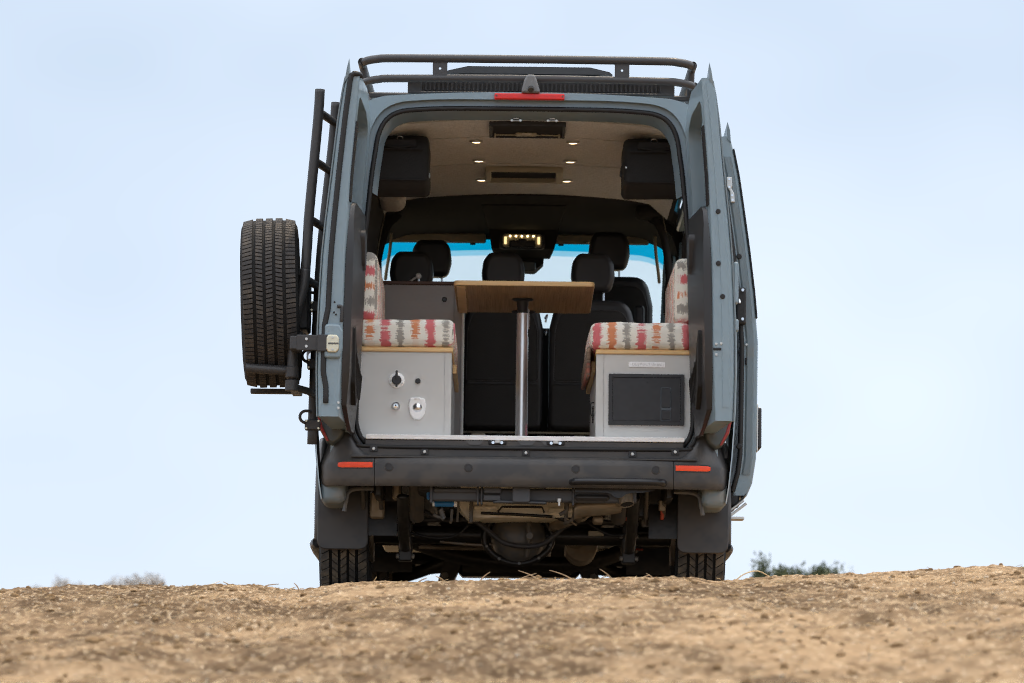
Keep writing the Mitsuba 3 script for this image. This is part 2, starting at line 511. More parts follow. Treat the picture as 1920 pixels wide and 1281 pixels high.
def pebble(lo, hi, base=(_ICv, _ICf), sink=0.3):
    def make(z):
        r = lo + (hi - lo) * rng.random() ** 3
        v = base[0] * (1 + 0.35 * (rng.random((len(base[0]), 1)) - 0.5)) * r * rng.uniform(0.6, 1.3, 3) * [1, 1, 0.7]
        a = rng.uniform(0, 6.28)
        c, s = math.cos(a), math.sin(a)
        return v @ np.array([[c, -s, 0], [s, c, 0], [0, 0, 1]]).T + [0, 0, r * sink], base[1]
    return make


def straw(lo, hi, th=0.0016, stand=0.18):
    def make(z):
        L = rng.uniform(lo, hi)
        a, e = rng.uniform(0, 6.28), rng.normal(0, stand)
        d = np.array([math.cos(a) * math.cos(e), math.sin(a) * math.cos(e), math.sin(e)])
        s = np.array([-d[1], d[0], 0.0])
        s /= np.linalg.norm(s) + 1e-9
        u = np.cross(d, s)
        t = th * rng.uniform(0.6, 1.5)
        ring = [s, -0.5 * s + 0.87 * u, -0.5 * s - 0.87 * u]
        bend = u * rng.normal(0, 0.12) * L
        pts = [-d * L / 2, bend * 0.5, d * L / 2]
        v = np.array([p + t * k for p in pts for k in ring]) + [0, 0, 0.004 + abs(math.sin(e)) * L * 0.42]
        f = []
        for i in range(2):
            for j in range(3):
                A, B = i * 3 + j, i * 3 + (j + 1) % 3
                f += [(A, B, B + 3), (A, B + 3, A + 3)]
        return v, np.array(f + [(0, 2, 1), (6, 7, 8)])
    return make


mat('clod_soil', lambda p, n, uv: mix((0.13, 0.08, 0.04), (0.30, 0.2, 0.11), fbm(p.x * 30, p.y * 30, p.z * 30, 3)), 0.95, spec=0.1)
mat('pebble_pale', lambda p, n, uv: mix((0.24, 0.18, 0.11), (0.52, 0.43, 0.32), cell_rand(dr.floor(p.x * 25), dr.floor(p.y * 25))), 0.8)
mat('straw_dry', lambda p, n, uv: mix((0.42, 0.29, 0.14), (0.72, 0.55, 0.32), cell_rand(dr.floor(p.x * 20), dr.floor(p.y * 20))), 0.8)
mat('twig_brown', lambda p, n, uv: mix((0.30, 0.2, 0.11), (0.5, 0.36, 0.22), fbm(p.x * 50, p.y * 50, p.z * 50, 2)), 0.85)
solo('clods', scatter(3500, pebble(0.003, 0.017, (_I0v, _I0f), 0.1)), 'clod_soil', 'crumbled brown clods strewn over the dirt slope', 'clods', kind='stuff', smooth=False)
solo('pebbles', scatter(3000, pebble(0.002, 0.009)), 'pebble_pale', 'pale little stones strewn over the dirt slope', 'pebbles', kind='stuff', smooth=False)
solo('straw_litter', scatter(1100, straw(0.015, 0.06, 0.0012)), 'straw_dry', 'short dry straw bits lying over the dirt slope', 'straw', kind='stuff', smooth=False)

ORD = ['leftmost of all', 'second from the left', 'third from the left', 'just left of the left rear tyre', 'below the left mud flap', 'right of the left rear tyre', 'steep one left of the differential', 'long one below the differential', 'flat one right below the differential', 'longest one, right of the differential', 'small one right of the longest', 'fourth from the right', 'second from the right', 'rightmost, by the right rear tyre']
# single twigs that stand out along the crest: x, length, heading, lift
for i, (x, L, a, e) in enumerate([(-1.58, .07, .4, .5), (-1.24, .06, 2.7, .6), (-1.12, .09, .2, .25), (-0.95, .06, 2.2, .7), (-0.47, .07, .5, .5), (-0.33, .06, 2.6, .5), (-0.20, .075, .3, .75),
                                  (-0.06, .12, 0.0, .42), (0.07, .11, 3.0, .45), (0.22, .13, 2.9, .38), (0.30, .08, .6, .5), (0.38, .10, 2.5, .6), (0.47, .07, .3, .5), (0.56, .06, 2.8, .7)]):
    y = -1.75 + 0.14 * math.sin(i * 2.1)
    z = float(ground_height(np.array([x]), np.array([y]))[0])
    d = np.array([math.cos(a) * math.cos(e), 0.25 * math.sin(i), math.sin(e)])
    p0 = np.array([x, y, z - 0.006])
    m = tube([p0, p0 + d * L * 0.5 + [0, 0, 0.006], p0 + d * L], [0.0034, 0.0028, 0.0016], 6, 4)
    solo('twig', m, 'twig_brown', f'short dry twig sticking up from the dirt crest, {ORD[i]}', 'twig', 'dry twigs along the crest')
x0 = 0.86
zt = float(ground_height(np.array([x0 + .12]), np.array([-1.7]))[0])
solo('grass_stem', tube([(x0 + .02, -1.7, zt - .01), (x0 + .07, -1.7, zt + .03), (x0 + .13, -1.68, zt + .045), (x0 + .19, -1.66, zt + .02), (x0 + .24, -1.66, zt + .012)], [.003, .003, .0025, .002, .0012], 6, 5),
     'straw_dry', 'thin arched dry grass stem on the crest just right of the right rear tyre', 'grass stem')


# ---- shrubs beyond the crest
def foliage(cx, cy, z0, z1, rx, n, leaf, seed, spiky=0.0, flat=1.0):
    r = np.random.default_rng(seed)
    lobes = [(r.uniform(-.8, .8) * rx, r.uniform(-.6, .6) * rx, z0 + (z1 - z0) * r.uniform(.3, .75), r.uniform(.2, .42)) for _ in range(9)]
    V, F = [], []
    for i in range(n):
        lx, ly, lz, lr = lobes[r.integers(len(lobes))]
        o = r.normal(size=3)
        o /= np.linalg.norm(o)
        o *= lr * (z1 - z0) * r.random() ** 0.5 * np.array([0.9, 0.9, 0.8 + spiky])
        c = np.array([cx + lx, cy + ly * flat, lz]) + o
        if c[2] > z1 + spiky * 0.3 * (z1 - z0) or c[2] < z0:
            continue
        d = r.normal(size=3) + [0, 0, 1.5 * spiky]
        d /= np.linalg.norm(d)
        s = np.cross(d, r.normal(size=3))
        s /= np.linalg.norm(s) + 1e-9
        L, W = leaf * r.uniform(.6, 1.4), leaf * r.uniform(.2, .4)
        k = len(V)
        V += [c - s * W, c + s * W, c + d * L + s * W * .3, c + d * L - s * W * .3]
        F += [(k, k + 1, k + 2), (k, k + 2, k + 3)]
    return TM(np.array(V), np.array(F), process=False)


scene['leaf_green'] = {'type': 'twosided', 'bsdf': {'type': 'principled', 'base_color': proc(lambda p, n, uv: mix((0.045, 0.07, 0.035), (0.12, 0.14, 0.07), noise(p.x * 4, p.y * 4, p.z * 4))), 'roughness': 0.7}}
scene['leaf_dry'] = {'type': 'twosided', 'bsdf': {'type': 'principled', 'base_color': proc(lambda p, n, uv: mix((0.36, 0.33, 0.29), (0.5, 0.46, 0.42), noise(p.x * 2, p.y * 2, p.z * 2))), 'roughness': 0.8}}  # leaf colour paled to paint in the haze of distance
mat('bark', (0.12, 0.09, 0.06), 0.9)


def shrub(name, label, cat_, x, y, top, rx, n, leaf, seed, m, spiky=0.0, group=None):
    z0 = float(ground_base(np.array([x]), np.array([y]))[0])
    t = thing(name, label, cat_, group)
    part(t, 'crown', foliage(x, y, top - (0.5 if m == 'leaf_green' else 1.6), top, rx, n, leaf, seed, spiky), m, False)
    r = np.random.default_rng(seed)
    for k in range(3):
        dx, dy = r.uniform(-.5, .5, 2) * rx
        part(t, 'stem', tube([(x + dx * .1, y + dy * .1, z0 - .1), (x + dx * .5, y + dy * .5, z0 + .5 * (top - z0)), (x + dx, y + dy, z0 + .8 * (top - z0))], [.05, .035, .015], 6, 3), 'bark')


# right of the van, about 55 m beyond the camera: x, top, half width
D = 35.0
shrub('shrub', 'single thin upright shrub, leftmost of the green ones beyond the crest', 'shrub', 3.22, D, 1.99, .035, 700, .045, 1, 'leaf_green', .9)
shrub('shrub', 'widest green shrub beyond the crest, right of the van', 'shrub', 3.54, D, 1.885, .20, 5000, .045, 2, 'leaf_green', .3)
shrub('shrub', 'low green shrub joining the right side of the widest one beyond the crest', 'shrub', 3.74, D, 1.88, .15, 2500, .045, 3, 'leaf_green', .5)
shrub('shrub', 'rounded green shrub standing alone between the widest one and the rightmost one', 'shrub', 3.95, D, 1.92, .07, 2000, .045, 4, 'leaf_green', .4)
shrub('shrub', 'green shrub leaning right, rightmost dense one beyond the crest', 'shrub', 4.17, D + .4, 1.90, .08, 2000, .045, 5, 'leaf_green', .6)
shrub('shrub', 'sparse thin shrub at the far right end of the green row beyond the crest', 'shrub', 4.35, D, 1.84, .04, 400, .035, 6, 'leaf_green', .9)
# hazy brownish trees far beyond on the left
shrub('far_tree', 'blurred pale brown tree peeping over the crest, the leftmost one', 'tree', -16.5, 138.0, 6.3, 1.2, 2600, .16, 11, 'leaf_dry', .2)
shrub('far_tree', 'blurred brownish tree crown peeping over the crest, nearer to the spare wheel', 'tree', -13.3, 138.0, 6.35, 1.3, 3000, .16, 12, 'leaf_dry', .3)

# ------------------------------------------------------------------ the van
VAN = thing('camper_van', 'blue grey camper van seen from behind with rear doors and side door open', 'van')
Zs = np.array([.48, .56, .7, .9, 1.1, 1.3, 1.5, 1.7, 1.9, 2.05, 2.15, 2.25])
Ws = np.array([.945, .958, .972, .985, .99, .987, .975, .952, .918, .885, .86, .835])


def half_w(z):
    return np.interp(z, Zs, Ws)


def body_ring(y, top, wf, bottom=.48):
    sc = (top - bottom) / (2.4 - .48)
    left = [(-half_w(z) * wf, bottom + (z - .48) * sc) for z in Zs]
    cx, cz, tz = half_w(2.25) * wf, bottom + (2.25 - .48) * sc, top
    corner = [(-(cx - (cx - .62 * wf) * (1 - math.cos(t))), cz + (tz - .02 - cz) * math.sin(t)) for t in np.linspace(0, math.pi / 2, 7)[1:]]
    roof = [(x * .62 * wf, tz - .02 * x * x) for x in np.linspace(-1, 1, 9)[1:-1]]
    pts = left + corner + roof
    pts += [(-x, z) for x, z in (left + corner)[::-1]]
    return np.array([(x, y, z) for x, z in pts])


YS = [0.0, .02, .3, .55, 1.0, 1.4, 1.65, 2.2, 2.95, 3.3, 3.4, 3.9, 4.22, 4.3, 4.43, 4.452, 4.75, 5.06, 5.3, 5.6, 5.8, 5.9, 5.94]
TOP = [2.395, 2.4, 2.405, 2.41, 2.41, 2.41, 2.41, 2.41, 2.41, 2.41, 2.41, 2.41, 2.40, 2.36, 2.197, 2.169, 1.79, 1.42, 1.32, 1.2, 1.06, .9, .7]
WF = [.992, 1, 1, 1, 1, 1, 1, 1, 1, 1, 1, 1, 1, 1, .997, .995, .99, .985, .97, .94, .88, .8, .7]
rings = np.array([body_ring(y, t, w) for y, t, w in zip(YS, TOP, WF)])
NR = rings.shape[1]
buckets = {'body': [], 'windscreen': [], 'tint': [], 'fade': [], 'left_glass': [], 'right_glass': [], 'gone': []}
for i in range(len(YS) - 1):
    ya, yb = YS[i], YS[i + 1]
    for j in range(NR - 1):
        a, b = i * NR + j, i * NR + j + 1
        jj_ = min(j, NR - 2 - j)                       # mirrored index from either bottom edge
        right = j > NR // 2
        where = 'body'
        if jj_ >= 13 and 4.3 <= ya and yb <= 5.06:
            where = 'tint' if yb <= 4.44 else 'fade' if yb <= 4.46 else 'windscreen'
        elif 5 <= jj_ <= 9 and 3.4 <= ya and yb <= 4.22:
            where = 'right_glass' if right else 'left_glass'
        elif right and jj_ <= 10 and 1.65 <= ya and yb <= 2.95:
            where = 'gone'
        elif jj_ <= 2 and ((.55 <= ya and yb <= 1.4) or (4.22 <= ya and yb <= 5.06)):
            where = 'gone'
        buckets[where] += [(a, a + NR, b + NR), (a, b + NR, b)]
RV = rings.reshape(-1, 3)


def pick(which):
    m = TM(RV, np.array(buckets[which]), process=False)
    m.remove_unreferenced_vertices()
    return m


nose = TM(np.vstack([rings[-1], rings[-1].mean(0)]), np.array([(NR, k, k + 1) for k in range(NR - 1)]), process=False)
body = part(VAN, 'body', cat(pick('body'), nose), 'paint', 30)
part(VAN, 'windscreen', pick('windscreen'), 'window_glass', 30)
part(VAN, 'tint_band', pick('tint'), 'tint_band', 30, label='bright blue sun band along the top of the windscreen')
part(VAN, 'tint_band', pick('fade'), 'tint_fade', 30)
part(VAN, 'side_window', pick('left_glass'), 'window_glass', 30)
part(VAN, 'side_window', pick('right_glass'), 'window_glass', 30)

# rear frame round the opening
half = [(.30, .742), (.68, .742), (.745, .760), (.775, .83), (.777, .92), (.7725, 1.22), (.756, 1.62), (.738, 1.82), (.7205, 2.005), (.7075, 2.10), (.692, 2.19), (.658, 2.257), (.60, 2.293), (.5, 2.306), (.3, 2.313)]
pl = [(x, z) for x, z in half] + [(-x, z) for x, z in half[::-1]]
OPEN = spline([(x, 0, z) for x, z in pl], 4, True)[:, [0, 2]]
opening = Polygon(OPEN).buffer(0)
ring0 = body_ring(0, 2.395, .992)[:, [0, 2]]
outer = Polygon(ring0).buffer(0)
rabbet = opening.buffer(.034)
cut_low = Polygon([(-1.2, .0), (1.2, 0), (1.2, .86), (.90, .86), (.90, .60), (-.90, .60), (-.90, .86), (-1.2, .86)])
part(VAN, 'rear_frame', plate(outer.difference(opening.buffer(.046)).difference(cut_low), -.028, .0), 'paint', 30)
part(VAN, 'rear_frame', plate(opening.buffer(.050).difference(opening.buffer(.004)), .012, .05), 'paint', 30)
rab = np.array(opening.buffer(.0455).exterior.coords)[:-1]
part(VAN, 'door_channel', loft([np.stack([rab[:, 0], np.full(len(rab), y), rab[:, 1]], 1) for y in (-.0275, .013)], caps=False), 'paint_dark', 30)  # step in darkened paint, so the shaded crease is partly painted
o3 = np.array(opening.buffer(.007).exterior.coords)[:-1]
part(VAN, 'door_seal', tube(np.stack([o3[:, 0], np.full(len(o3), .004), o3[:, 1]], 1), .0115, 8, closed=True), 'rubber_seal', True)
up = [p for p in OPEN if p[1] > 1.9]
up = sorted([tuple(p) for p in up], key=lambda p: math.atan2(p[1] - 1.9, p[0]))
lipA = np.array([(x * 1.004, .012, z + .004) for x, z in up])
lipB = np.array([(x * .972, .11, z - .032 * min(1, max(0, (z - 2.0) / .25))) for x, z in up])
lipC = np.array([(x * .965, .13, z + .0) for x, z in up])
part(VAN, 'roof_lip', loft([lipA, lipB, lipC], closed=False), 'paint', 40)
for x in (-.055, .115):
    t = part(VAN, 'latch_striker', cat(tube([(x - .011, .09, 2.298), (x - .011, .086, 2.288), (x + .011, .086, 2.288), (x + .011, .09, 2.298)], .003, 8), box(x - .024, x + .024, .085, .1, 2.276, 2.281, .002)), 'zinc')
    for s in (-.020, .020):
        part(t, 'bolt', cyl((x + s, .078, 2.278), (x + s, .088, 2.278), .006, 10), 'zinc')

# roof panel corner ditch and top light
lamp = part(VAN, 'brake_light', slab(rect(-.158, .170, 2.357, 2.386, .006), -.055, -.02, .006), 'red_lens')
part(lamp, 'screw', cyl((-.148, -.0575, 2.374), (-.148, -.05, 2.374), .004, 8), 'chassis_grey')
part(lamp, 'screw', cyl((.160, -.0575, 2.373), (.160, -.05, 2.373), .004, 8), 'chassis_grey')
cam = part(VAN, 'rear_camera', slab(fil([(-.034, 2.386), (.058, 2.386), (.040, 2.447), (.028, 2.474), (-.004, 2.474), (-.020, 2.447)], .012), -.07, .10, .012), 'camera_grey')
part(cam, 'lens', cyl((.012, -.085, 2.398), (.012, -.068, 2.408), .014, 14, .002), 'smoked_glass')
part(cam, 'bracket', box(-.05, .078, -.02, .05, 2.385, 2.392, .002), 'zinc')

# ---- bumper: profile swept along the plan path
plan = [(-.955, .42), (-.957, .22), (-.952, .08), (-.925, -.02), (-.86, -.075), (-.74, -.098), (-.5, -.112), (-.2, -.12), (0, -.121)]
plan = plan + [(-x, y) for x, y in plan[-2::-1]]
BP = spline([(x, y, 0) for x, y in plan], 10)[:, :2]
bt = np.gradient(BP, axis=0)
bt /= np.linalg.norm(bt, axis=1, keepdims=True)
BN = np.stack([bt[:, 1], -bt[:, 0]], 1)


def sstep(a, b, x):
    t = np.clip((x - a) / (b - a), 0, 1)
    return t * t * (3 - 2 * t)


def bumper(xa, xb):
    out = []
    k0 = [k for k in range(len(BP)) if xa < BP[k, 0] < xb and (BP[k, 1] < .3)]
    pts_ = [(BP[k], BN[k]) for k in k0]
    for x, at_ in ((xa, 0), (xb, len(pts_) + 1)):          # exact ends at the joints
        if abs(x) < .9:
            k = int(np.argmin(np.abs(BP[:, 0] - x) + 10 * (BP[:, 1] > -.05)))
            y = float(np.interp(abs(x), np.abs(BP[:len(BP) // 2 + 1, 0])[::-1], BP[:len(BP) // 2 + 1, 1][::-1]))
            pts_.insert(at_, (np.array([x, y]), BN[k]))
    for p, n in pts_:
        e = float(sstep(.70, .90, abs(p[0])))
        rise = .155 * e
        prof = [(-.10, .60), (-.03, .545), (-.012, .536), (-.002, .548), (.002, .575), (.003, .635), (-.004, .660), (-.018 - .01 * e, .672 + .35 * rise), (-.03 - .02 * e, .674 + .75 * rise), (-.045 - .02 * e, .676 + rise), (-.10, .676 + rise)]
        out.append([(p[0] + n[0] * o, p[1] + n[1] * o, z) for o, z in prof])
    return loft(out)


bump = part(VAN, 'rear_bumper', bumper(-.6905, .6905), 'bumper_plastic', 45)
for a, b in ((-.97, -.6935), (.6935, .97)):
    cnr = part(VAN, 'bumper_corner', bumper(a, b), 'bumper_plastic', 45)
    s = -1 if a < 0 else 1
    strip, edge = [], []
    for p, n in zip(BP, BN):
        if .694 < s * p[0] < .868:
            h = .0125 * min(1, .45 + (.873 - s * p[0]) / .05)
            strip.append([(p[0] + n[0] * o, p[1] + n[1] * o, .633 + z) for o, z in ((-.01, -h), (.006, -h), (.0075, 0), (.006, h), (-.01, h))])
            edge.append([(p[0] + n[0] * o, p[1] + n[1] * o, .633 + z) for o, z in ((-.012, -h - .006), (.0042, -h - .006), (.0042, h + .006), (-.012, h + .006))])
    part(cnr, 'reflector', loft(strip), 'orange_lens', 30)
    part(cnr, 'reflector_surround', loft(edge), 'trim_plastic', 30)


def on_bumper(x):
    k = int(np.argmin(np.abs(BP[:, 0] - x) + 10 * (BP[:, 1] > .05)))
    return BP[k], BN[k]


for x in (-.624, -.257, .238, .608):
    p, n = on_bumper(x)
    c, d = np.array([x, p[1], .623]), np.array([n[0], n[1], 0])
    s_ = part(bump, 'parking_sensor', cyl(c - d * .006, c + d * .0058, .0165, 20, .002), 'trim_plastic')
    part(s_, 'ring', lathe([(.0175, -.004), (.0205, .0045), (.0178, .0062), (.0172, .0045)], c, d, 24), 'bumper_plastic')
# step between bumper and opening
part(VAN, 'bumper_shelf', cat(box(-.80, .80, -.10, .04, .668, .676, .002)), 'bumper_plastic')
part(VAN, 'sill_band', box(-.78, .78, -.052, -.028, .677, .719, .004), 'bumper_plastic')
for x in (-.698, -.462, .008, .502, .70):
    z = .699 + (.012 if abs(x) > .6 else 0)
    pl_ = part(VAN, 'clip_plate', box(x - .018, x + .018, -.06, -.045, z - .014, z + .014, .002), 'trim_plastic')
    part(pl_, 'bolt', cyl((x, -.068, z), (x, -.058, z), .008, 12, .002), 'zinc')
part(VAN, 'sill_seal', tube([(-.80, -.02, .83), (-.792, -.03, .775), (-.765, -.045, .738), (-.70, -.05, .722), (0, -.056, .720), (.70, -.05, .722), (.765, -.045, .738), (.792, -.03, .775), (.80, -.02, .83)], .0095, 8, 6), 'rubber_seal', True)
sill = part(VAN, 'sill_trim', box(-.74, .74, -.045, .12, .724, .757, .004), 'bumper_plastic')
for x0, x1 in ((-.275, -.205), (.075, .145), (-.035, .045)):
    part(sill, 'bevel', hull([(x0, -.046, .757), (x0 + .09, -.046, .757), (x0 + .07, -.051, .735), (x0 + .02, -.051, .735), (x0, -.03, .757), (x0 + .09, -.03, .757)]), 'bumper_plastic')
for x in (-.125, .145):
    k = part(VAN, 'sill_latch', box(x - .042, x + .042, -.054, -.04, .737, .757, .004), 'rubber_seal')
    part(k, 'bolt', cyl((x - .02, -.06, .746), (x - .02, -.05, .746), .0075, 10), 'chrome')
    part(k, 'bolt', cyl((x + .02, -.06, .746), (x + .02, -.05, .746), .0075, 10), 'chrome')
    part(k, 'catch', box(x - .012, x + .014, -.064, -.05, .742, .7585, .003), 'zinc')
part(VAN, 'sill_plate', cat(box(-.735, .742, -.034, .10, .7615, .779, .002), box(-.735, .742, -.05, -.034, .7575, .779, .002)), 'sill_alu')
part(VAN, 'floor', box(-.80, .80, .10, 4.4, .735, .757, .002), 'floor_vinyl')

# lower quarter ends below the bumper corners
for s in (-1, 1):
    q = part(VAN, 'quarter_end', rbox(min(s * .828, s * .945), max(s * .828, s * .945), .0, .40, .458, .60, .036), 'dusty_paint')
    part(q, 'liner_lip', tube([(s * .70, .06, .533), (s * .78, .06, .53), (s * .815, .055, .515), (s * .826, .05, .48), (s * .834, .05, .425)], .010, 6, 5), 'chassis_grey')
    # mud flap: upright sheet with rounded lower corners
    fx = sorted((s * .735, s * .978))
    f_ = part(VAN, 'mud_flap', slab(fil([(fx[0], .272), (fx[1], .272), (fx[1] + .004 * s, .74), (fx[0] + .0, .60)], [.045, .045, .02, .02]), .50, .515, .006), 'flap_plastic')
    part(f_, 'hem', tube([(fx[0] + .03, .512, .274), (fx[1] - .03, .512, .274)], .003, 6), 'clod_soil')
    # flared wheel arch trims
    for yc in (.97, 4.64):
        arc = [(s * (.972), yc + .435 * math.cos(t), .385 + .435 * math.sin(t)) for t in np.linspace(-.15, math.pi + .15, 17)]
        part(VAN, 'arch_trim', tube(arc, .022, 8), 'bumper_plastic', True)
        arcs = [[(s * x, yc + .44 * math.cos(t), .385 + .44 * math.sin(t)) for t in np.linspace(-.1, math.pi + .1, 15)] for x in (.97, .60)]
        part(VAN, 'wheel_liner', loft(arcs, closed=False), 'chassis_black', True)
    # running board and side skirt
    part(VAN, 'side_skirt', box(s * .94 - .02, s * .94 + .02, 1.42, 4.2, .40, .50, .01), 'bumper_plastic')
    part(VAN, 'side_step', tube([(s * .93, 1.5, .36), (s * 1.03, 1.56, .35), (s * 1.03, 4.0, .35), (s * .93, 4.06, .36)], .03, 10, 4), 'powder_coat', True)
    # tail lamp on the rear corner
    tl = part(VAN, 'tail_lamp', slab(fil([(s * .832, .86), (s * .832, .79), (s * .855, .745), (s * .888, .722), (s * .918, .738), (s * .952, .80), (s * .972, .92), (s * .975, 1.27), (s * .91, 1.30), (s * .86, 1.0)], .02), -.06, .05, .02), 'dark_lens')
    part(tl, 'red_band', slab(fil([(s * .905, .742), (s * .918, .746), (s * .950, .803), (s * .962, .86), (s * .95, .86), (s * .935, .81)], .008), -.063, .03, .006), 'red_dull')
    # side mirrors on the cab doors
    mx = sorted((s * 1.03, s * 1.225))
    mi_ = part(VAN, 'side_mirror', rbox(mx[0], mx[1], 4.42, 4.56, 1.50, 1.83, .05), 'trim_plastic')
    part(mi_, 'mirror_glass', slab(rect(mx[0] + .012, mx[1] - .012, 1.61, 1.815, .04), 4.412, 4.425, .004), 'chrome')
    part(mi_, 'mirror_glass', slab(rect(mx[0] + .012, mx[1] - .012, 1.515, 1.595, .03), 4.412, 4.425, .004), 'chrome')
    part(mi_, 'arm', box(min(s * .95, s * 1.05), max(s * .95, s * 1.05), 4.46, 4.54, 1.56, 1.66, .02), 'trim_plastic')
    # head lamp and front grille side
    part(VAN, 'headlamp', rbox(min(s * .55, s * .80), max(s * .55, s * .80), 5.74, 5.86, .86, 1.06, .03), 'dark_lens')
part(VAN, 'grille', rbox(-.5, .5, 5.82, 5.95, .72, .98, .03), 'trim_plastic')
part(VAN, 'front_bumper', rbox(-.86, .86, 5.55, 5.98, .42, .70, .07), 'bumper_plastic')

# ---- rear doors, opened a little past ninety degrees
LV = [  # z, outer x at free edge, inner x at free edge, inner x at hinge
    (.80, .930, .838, .802), (.86, .932, .836, .800), (1.00, .936, .832, .797), (1.15, .935, .828, .790), (1.30, .931, .826, .786), (1.53, .920, .821, .777),
    (1.70, .905, .812, .769), (1.90, .883, .803, .759), (2.13, .859, .784, .742), (2.22, .847, .777, .736), (2.28, .838, .772, .732), (2.33, .829, .767, .728), (2.352, .822, .768, .726)]
FREE = -.765


def door_levels(s, inset=0.0, y0=FREE, y1=-.018, out=True):
    rings_ = []
    for z, xo, xi, xh in LV:
        yb = y1
        if z > 2.2:
            yb = y1 - (z - 2.2) ** 2 * 14
        xh_ = xh + (xi - xh) * (y1 - yb) / (y1 - FREE)
        ho = xh_ + (xo - xi) * .95
        pts = fil([(xi + inset, y0), (xo, y0), (ho, yb), (xh_ + inset, yb)], [.012, .016, .02, .012], 3)
        rings_.append([(s * x, y, z) for x, y in pts])
    m = loft(rings_)
    return m if s > 0 else TM(m.vertices, np.array(m.faces)[:, ::-1], process=False)


import manifold3d as m3


def manifold(m):
    m = m.copy()
    m.merge_vertices()
    m.fix_normals()
    return m3.Manifold(m3.Mesh(np.asarray(m.vertices, np.float32), np.asarray(m.faces, np.uint32)))


def minus(a, *bs):
    r = manifold(a)
    for b in bs:
        r = r - manifold(b)
    o = r.to_mesh()
    return TM(np.array(o.vert_properties[:, :3], float), np.array(o.tri_verts), process=False)


def lvl(z, k):
    return float(np.interp(z, [r[0] for r in LV], [r[k] for r in LV]))


